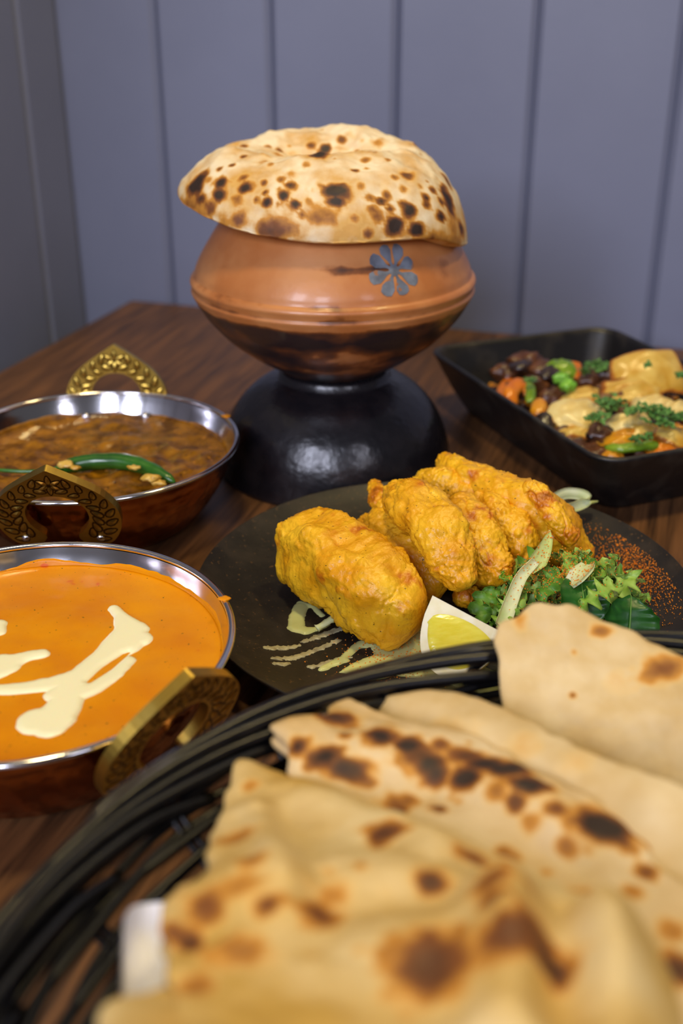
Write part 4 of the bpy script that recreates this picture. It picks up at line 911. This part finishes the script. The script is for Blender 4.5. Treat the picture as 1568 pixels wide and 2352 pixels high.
for k in range(NST):
    for lay in (0,):
        q0 = k+.5*lay+rs.uniform(-.3, .3); ph = lambda x: 2*PI*(q0+x)/NST
        dr = rs.uniform(-.0015, .0015); dz = rs.uniform(-.0012, .0012); ln = rs.uniform(4.2, 6.2)
        pts = [bpt(ph(0), .90, -.002), bpt(ph(.12*ln), .96, -.0045+dr, .002), bpt(ph(.35*ln), 1.0, -.002+dr, .0030+dz), bpt(ph(.62*ln), 1.0, .003+dr, .0045+dz), bpt(ph(.88*ln), 1.0, .0075+dr, .0015+dz), bpt(ph(.97*ln), .98, .008+dr, -.003), bpt(ph(ln), .93, .006, -.006)]
        V, F = tube(catmull(pts, 36), rs.uniform(.0022, .0027), 8); mesh('border_strand', V, F, M['rattan'], bk)
for k in range(9):
    f_ = .12+.84*k/8; P = [np.array([BKC[0]+RA*.6*f_*math.cos(a), BKC[1]+RB*.6*f_*math.sin(a), .0042+.0014*math.sin(a*NST/2+PI*k)]) for a in np.linspace(0, 2*PI, 120, endpoint=False)]
    V, F = tube(np.array(P), .0019, 6, closed=True); mesh('base_strand', V, F, M['rattan'], bk)

# ------------------------------------------------------------------ breads in the basket
def plane(p1, p2, p3):
    a, b, c = [at(x, y, Y=yy) for x, y, yy in (p1, p2, p3)]
    U = b-a; U /= np.linalg.norm(U); Nn = np.cross(U, c-a); Nn /= np.linalg.norm(Nn)
    if Nn[2] < 0: Nn = -Nn
    Vv = np.cross(Nn, U); return a, U, Vv, Nn
def to_plane(pxs, pl):
    O, U, Vv, Nn = pl; out = []
    for x, y in pxs:
        d = sight(x, y); t_ = ((O-CAM_POS)@Nn)/(d@Nn); q = CAM_POS+t_*d-O; out.append((q@U, q@Vv))
    return np.array(out)
def uvof(px, py, pl): return to_plane([(px, py)], pl)[0]
def bread(name, outline, pl, hf, thick, spots, mat, label, seed, rnd=None, layers=1, nr=64, na=200, base=0., jit=.0012, gap=.004):
    O, U, Vv, Nn = pl; ol = to_plane(outline, pl); root = empty(name, O*0+np.array([*(O+U*ol[:, 0].mean()+Vv*ol[:, 1].mean())[:2], .03]), label, 'bread', 'flatbreads in the basket')
    for k in range(layers):
        sh_ = np.array([ol.mean(0)]); olk = sh_+(ol-sh_)*(1-.006*k)+np.array([.0015*k, -.001*k])
        V, F, uv = sheet(olk, O-Nn*(gap*k), U, Vv, hf, thick, nr=nr if k == 0 else 26, na=na, seed=seed+k, jit=jit)
        cc = char_from_spots(V, [(q[0], q[1], q[2]*KS, *q[3:]) for q in spots] if k == 0 else [], seed, rnd=rnd, base=base)
        mesh('top_layer' if k == 0 else 'folded_layer', V, F, mat, root, attrs={'char': cc})
    return root
KS = 1.0
def ridge(u, v, a, b, h, w_, pl):
    """soft fold line from pixel a to pixel b"""
    p = uvof(*a, pl); q = uvof(*b, pl); d = q-p; t_ = np.clip(((u-p[0])*d[0]+(v-p[1])*d[1])/(d@d), 0, 1)
    return KS*h*np.exp(-((np.hypot(u-p[0]-t_*d[0], v-p[1]-t_*d[1]))/(w_*KS))**2)
def bump(u, v, a, h, w_, pl):
    p = uvof(*a, pl); return KS*h*np.exp(-((u-p[0])**2+(v-p[1])**2)/(w_*KS)**2)
def nzf(u, v, sc, seed): return fbm(np.c_[u, v, np.full(len(u), seed)], sc, 3)

# rotis lying flat at the bottom of the basket, carrying the folded ones
for k, (z, r_, dx, dy) in enumerate(((.0125, .105, 0, 0), (.0225, .110, .006, -.004), (.0325, .112, -.004, -.010), (.0425, .110, .004, -.016))):
    c = np.array([BKC[0]+.010+dx, BKC[1]-.005+dy, z]); ol = np.array([(r_*math.cos(a)*(1+.05*n1(math.cos(a)*2, math.sin(a)*2, k)), r_*math.sin(a)*(1+.05*n1(math.cos(a)*2, math.sin(a)*2, k+9))) for a in np.linspace(0, 2*PI, 28, endpoint=False)])
    V, F, uv = sheet(ol, c, np.array([1., 0, 0]), np.array([0, 1., 0]), lambda u, v: .0012*nzf(u, v, 30, 40+k), .008, nr=30, na=90, seed=50+k)
    mesh('flat_roti', V, F, M['plainroti'], attrs={'char': char_from_spots(V, [], 60+k, rnd=(20, (.003, .007), (.2, .5)))}, label=['lowest', 'second lowest', 'third lowest', 'fourth lowest'][k]+' flat roti under the folded ones in the basket', cat='bread', group='flatbreads in the basket')
# A: plain quarter-folded roti at the back right
plA = plane((1150, 1600, 0.3718), (1700, 1640, 0.3630), (1250, 1392, 0.4048)); KS = 1.10
bread('folded_roti', [(1140, 1440), (1185, 1410), (1250, 1391), (1330, 1402), (1420, 1442), (1510, 1486), (1640, 1550), (1840, 1650), (1980, 1800), (1900, 1930), (1600, 1950), (1340, 1880), (1210, 1790), (1160, 1700), (1150, 1600), (1144, 1520)], plA,
      lambda u, v: .0016*nzf(u, v, 30, 1)+.0005*nzf(u, v, 120, 2)+ridge(u, v, (1450, 1700), (1568, 1560), .004, .02, plA), .0035,
      [(1190, 1420, .004, .33, 1.6, 1.4), (1378, 1440, .0036, .5, 1.5, -.3), (1528, 1530, .006, .55, 2.2, -.5), (1312, 1588, .0018, .55), (1410, 1560, .007, .2), (1320, 1490, .002, .35)], M['plainroti'],
      'plain pale quarter-folded roti standing highest at the back right', 1, layers=3, base=.02)
# B: plain roti whose rounded edge shows between A and the charred one
plB = plane((1020, 1600, 0.3689), (1500, 1800, 0.3039), (1050, 1850, 0.3155)); KS = 1.16
bread('folded_roti', [(868, 1634), (940, 1608), (1020, 1600), (1100, 1614), (1200, 1660), (1300, 1718), (1400, 1768), (1500, 1800), (1640, 1850), (1850, 1980), (1880, 2160), (1600, 2260), (1300, 2180), (1050, 1980), (920, 1780)], plB,
      lambda u, v: .0016*nzf(u, v, 25, 4)+ridge(u, v, (950, 1625), (1500, 1850), .004, .012, plB), .004,
      [(1030, 1680, .012, .2), (1200, 1700, .008, .22), (1320, 1740, .008, .2)], M['plainroti'], 'plain tan roti with a smooth rounded edge behind the charred one', 5, layers=2, base=.03)
# C: blistered roti with charred top edge
plC = plane((790, 1640, 0.3576), (1450, 1950, 0.2784), (860, 2000, 0.2712)); KS = 1.20
hC = lambda u, v: .0026*nzf(u, v, 28, 7)+.0008*nzf(u, v, 90, 8)+ridge(u, v, (680, 1700), (860, 1760), .004, .012, plC)+ridge(u, v, (1000, 1720), (1300, 1900), .003, .014, plC)-ridge(u, v, (1000, 1830), (1330, 2010), .003, .006, plC)+bump(u, v, (1180, 1880), .004, .02, plC)
bread('charred_roti', [(622, 1692), (660, 1668), (742, 1664), (752, 1622), (792, 1608), (860, 1642), (950, 1682), (1050, 1702), (1130, 1722), (1200, 1782), (1255, 1822), (1350, 1852), (1450, 1925), (1530, 2010), (1660, 2110), (1800, 2280), (1700, 2460), (1400, 2480), (1100, 2340), (850, 2150), (720, 1950), (668, 1800), (660, 1745)], plC, hC, .004,
      [(682, 1710, .0042, .8, 1.2, 1.2), (745, 1728, .0052, .85, 1.6, .45), (800, 1758, .0052, .8, 1.8, .45), (775, 1640, .006, .75, 1.5, .6), (870, 1682, .0062, .88, 1.1, 1.5), (935, 1705, .0055, .9), (985, 1745, .0058, .8), (1000, 1768, .0055, .78, 1.2, 1.2), (960, 1725, .006, .7, 1.5, .5), (1065, 1778, .0052, .92, 1.4, .1), (1110, 1745, .006, .85, 1.5, .5), (1170, 1755, .006, .9, 1.6, .6), (1215, 1795, .005, .9, 2.2, .7), (1070, 1728, .005, .7, 1.5, .2),
       (1010, 1700, .004, .6), (905, 1845, .0055, .5, 1.2, .3), (920, 1858, .0035, .65), (940, 1830, .004, .5), (1008, 1850, .003, .7), (1135, 1808, .005, .5), (1182, 1832, .0042, .7), (1275, 1848, .004, .6), (1215, 1878, .0045, .4), (1382, 1892, .0078, .95, 1.3, .4), (1300, 1940, .004, .5), (1486, 1998, .004, .6), (1450, 2040, .004, .4), (1180, 1960, .003, .4), (1160, 1950, .003, .45), (760, 1850, .007, .45), (1310, 2060, .004, .4), (1345, 2050, .004, .35), (1400, 2130, .004, .4), (705, 1755, .003, .5), (795, 1680, .003, .5), (1545, 2140, .005, .4), (1560, 2220, .006, .75)], M['roti'],
      'charred blistered roti with a dark burnt top edge, in the basket\'s middle', 7, rnd=(40, (.001, .0028), (.15, .4)), layers=2, nr=84, na=240, jit=.0016)
# D: large front roti
plD = plane((545, 1790, 0.3196), (1150, 1990, 0.2599), (800, 2352, 0.1854)); KS = 1.22
def hD(u, v):
    h = .0030*nzf(u, v, 26, 11)+.0008*nzf(u, v, 90, 12)
    h += ridge(u, v, (600, 1890), (690, 2140), .0055, .006, plD)-ridge(u, v, (640, 1900), (720, 2150), .0035, .006, plD)
    h += ridge(u, v, (560, 1790), (1000, 1980), .0030, .008, plD)
    h += ridge(u, v, (1180, 2140), (1210, 2420), .013, .011, plD)-ridge(u, v, (1268, 2150), (1285, 2420), .012, .007, plD)+ridge(u, v, (1380, 2200), (1420, 2500), .009, .012, plD)
    uc = uvof(1150, 2100, plD)[0]; h -= 2.2*np.maximum(0, u-uc)**2
    h += bump(u, v, (920, 2050), .005, .02, plD)+bump(u, v, (560, 2080), .007, .018, plD)+bump(u, v, (960, 2230), .005, .018, plD)+bump(u, v, (1400, 2250), .007, .022, plD)
    h -= ridge(u, v, (440, 2020), (470, 2160), .003, .006, plD)+ridge(u, v, (700, 2130), (1000, 2120), .0025, .006, plD)
    return h
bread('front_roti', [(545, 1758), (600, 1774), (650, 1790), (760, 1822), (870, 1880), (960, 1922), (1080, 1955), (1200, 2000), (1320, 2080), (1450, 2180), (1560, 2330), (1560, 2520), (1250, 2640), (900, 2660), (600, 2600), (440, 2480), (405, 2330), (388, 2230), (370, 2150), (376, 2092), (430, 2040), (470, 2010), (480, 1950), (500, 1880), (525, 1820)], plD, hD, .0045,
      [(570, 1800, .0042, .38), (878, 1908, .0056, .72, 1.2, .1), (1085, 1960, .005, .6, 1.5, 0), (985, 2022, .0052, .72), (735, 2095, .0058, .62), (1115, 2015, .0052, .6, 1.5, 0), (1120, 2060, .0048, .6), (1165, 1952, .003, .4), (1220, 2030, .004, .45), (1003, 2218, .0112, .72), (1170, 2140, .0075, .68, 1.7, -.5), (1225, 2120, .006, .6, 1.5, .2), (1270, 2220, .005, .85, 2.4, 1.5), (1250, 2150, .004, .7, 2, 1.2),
       (475, 2075, .0068, .58, 1.3, .5), (440, 2160, .0042, .75, 1.8, 1.4), (400, 2140, .004, .6, 2, 1.2), (615, 2072, .0046, .6), (545, 2180, .006, .45, 1.4, .2), (520, 2165, .0035, .4), (575, 2165, .0035, .42), (530, 2035, .006, .42, 1.9, -.1), (450, 2262, .005, .45), (545, 1920, .007, .42, 1.5, .6), (575, 1965, .005, .42), (825, 1980, .003, .35), (770, 2050, .005, .4), (905, 2152, .004, .35), (1100, 2140, .004, .35), (1200, 2070, .003, .4)], M['warmlitroti'],
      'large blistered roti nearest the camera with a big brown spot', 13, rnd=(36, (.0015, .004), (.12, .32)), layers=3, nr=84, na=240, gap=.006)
# E: lower roti under the others, showing at the bottom left
plE = plane((300, 2360, 0.1860), (900, 2420, 0.1798), (420, 2150, 0.2418)); KS = 1.24
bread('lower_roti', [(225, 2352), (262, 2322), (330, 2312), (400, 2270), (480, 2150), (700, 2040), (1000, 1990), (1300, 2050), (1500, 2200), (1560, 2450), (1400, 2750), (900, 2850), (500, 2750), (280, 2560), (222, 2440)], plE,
      lambda u, v: .002*nzf(u, v, 25, 21)+.0002, .006, [(380, 2340, .006, .2)], M['warmlitroti'], 'yellowish roti lowest in the stack, beside the white paper', 23, layers=3, nr=50, gap=.008, base=.12)
# paper napkin standing at the left of the breads
pts = []
cA = [at(x, y, Y=yy) for x, y, yy in [(284, 2110, 0.2391), (300, 2085, 0.2464), (335, 2078, 0.2513), (376, 2076, 0.2513), (420, 2090, 0.2440)]]
cB = [at(x, y, Y=yy) for x, y, yy in [(278, 2200, 0.2269), (285, 2200, 0.2342), (330, 2200, 0.2391), (380, 2200, 0.2367), (430, 2200, 0.2294)]]
cC = [at(x, y, Y=yy) for x, y, yy in [(282, 2420, 0.1830), (300, 2420, 0.1903), (345, 2420, 0.1952), (400, 2420, 0.1928), (450, 2420, 0.1854)]]
G = [catmull([a, b, c], 16) for a, b, c in zip(catmull(cA, 14), catmull(cB, 14), catmull(cC, 14))]; G = np.array(G)
nx_ = G.shape[0]*G.shape[1]; top = G.reshape(-1, 3); bot = top+np.array([.0004, .0006, 0]); Fg = grid_faces(14, 16)
mesh('paper_napkin', np.vstack([top, bot]), [q[::-1] for q in Fg]+[tuple(nx_+k for k in q) for q in Fg], M['napkin'], label='white paper napkin tucked between the breads and the basket', cat='napkin')
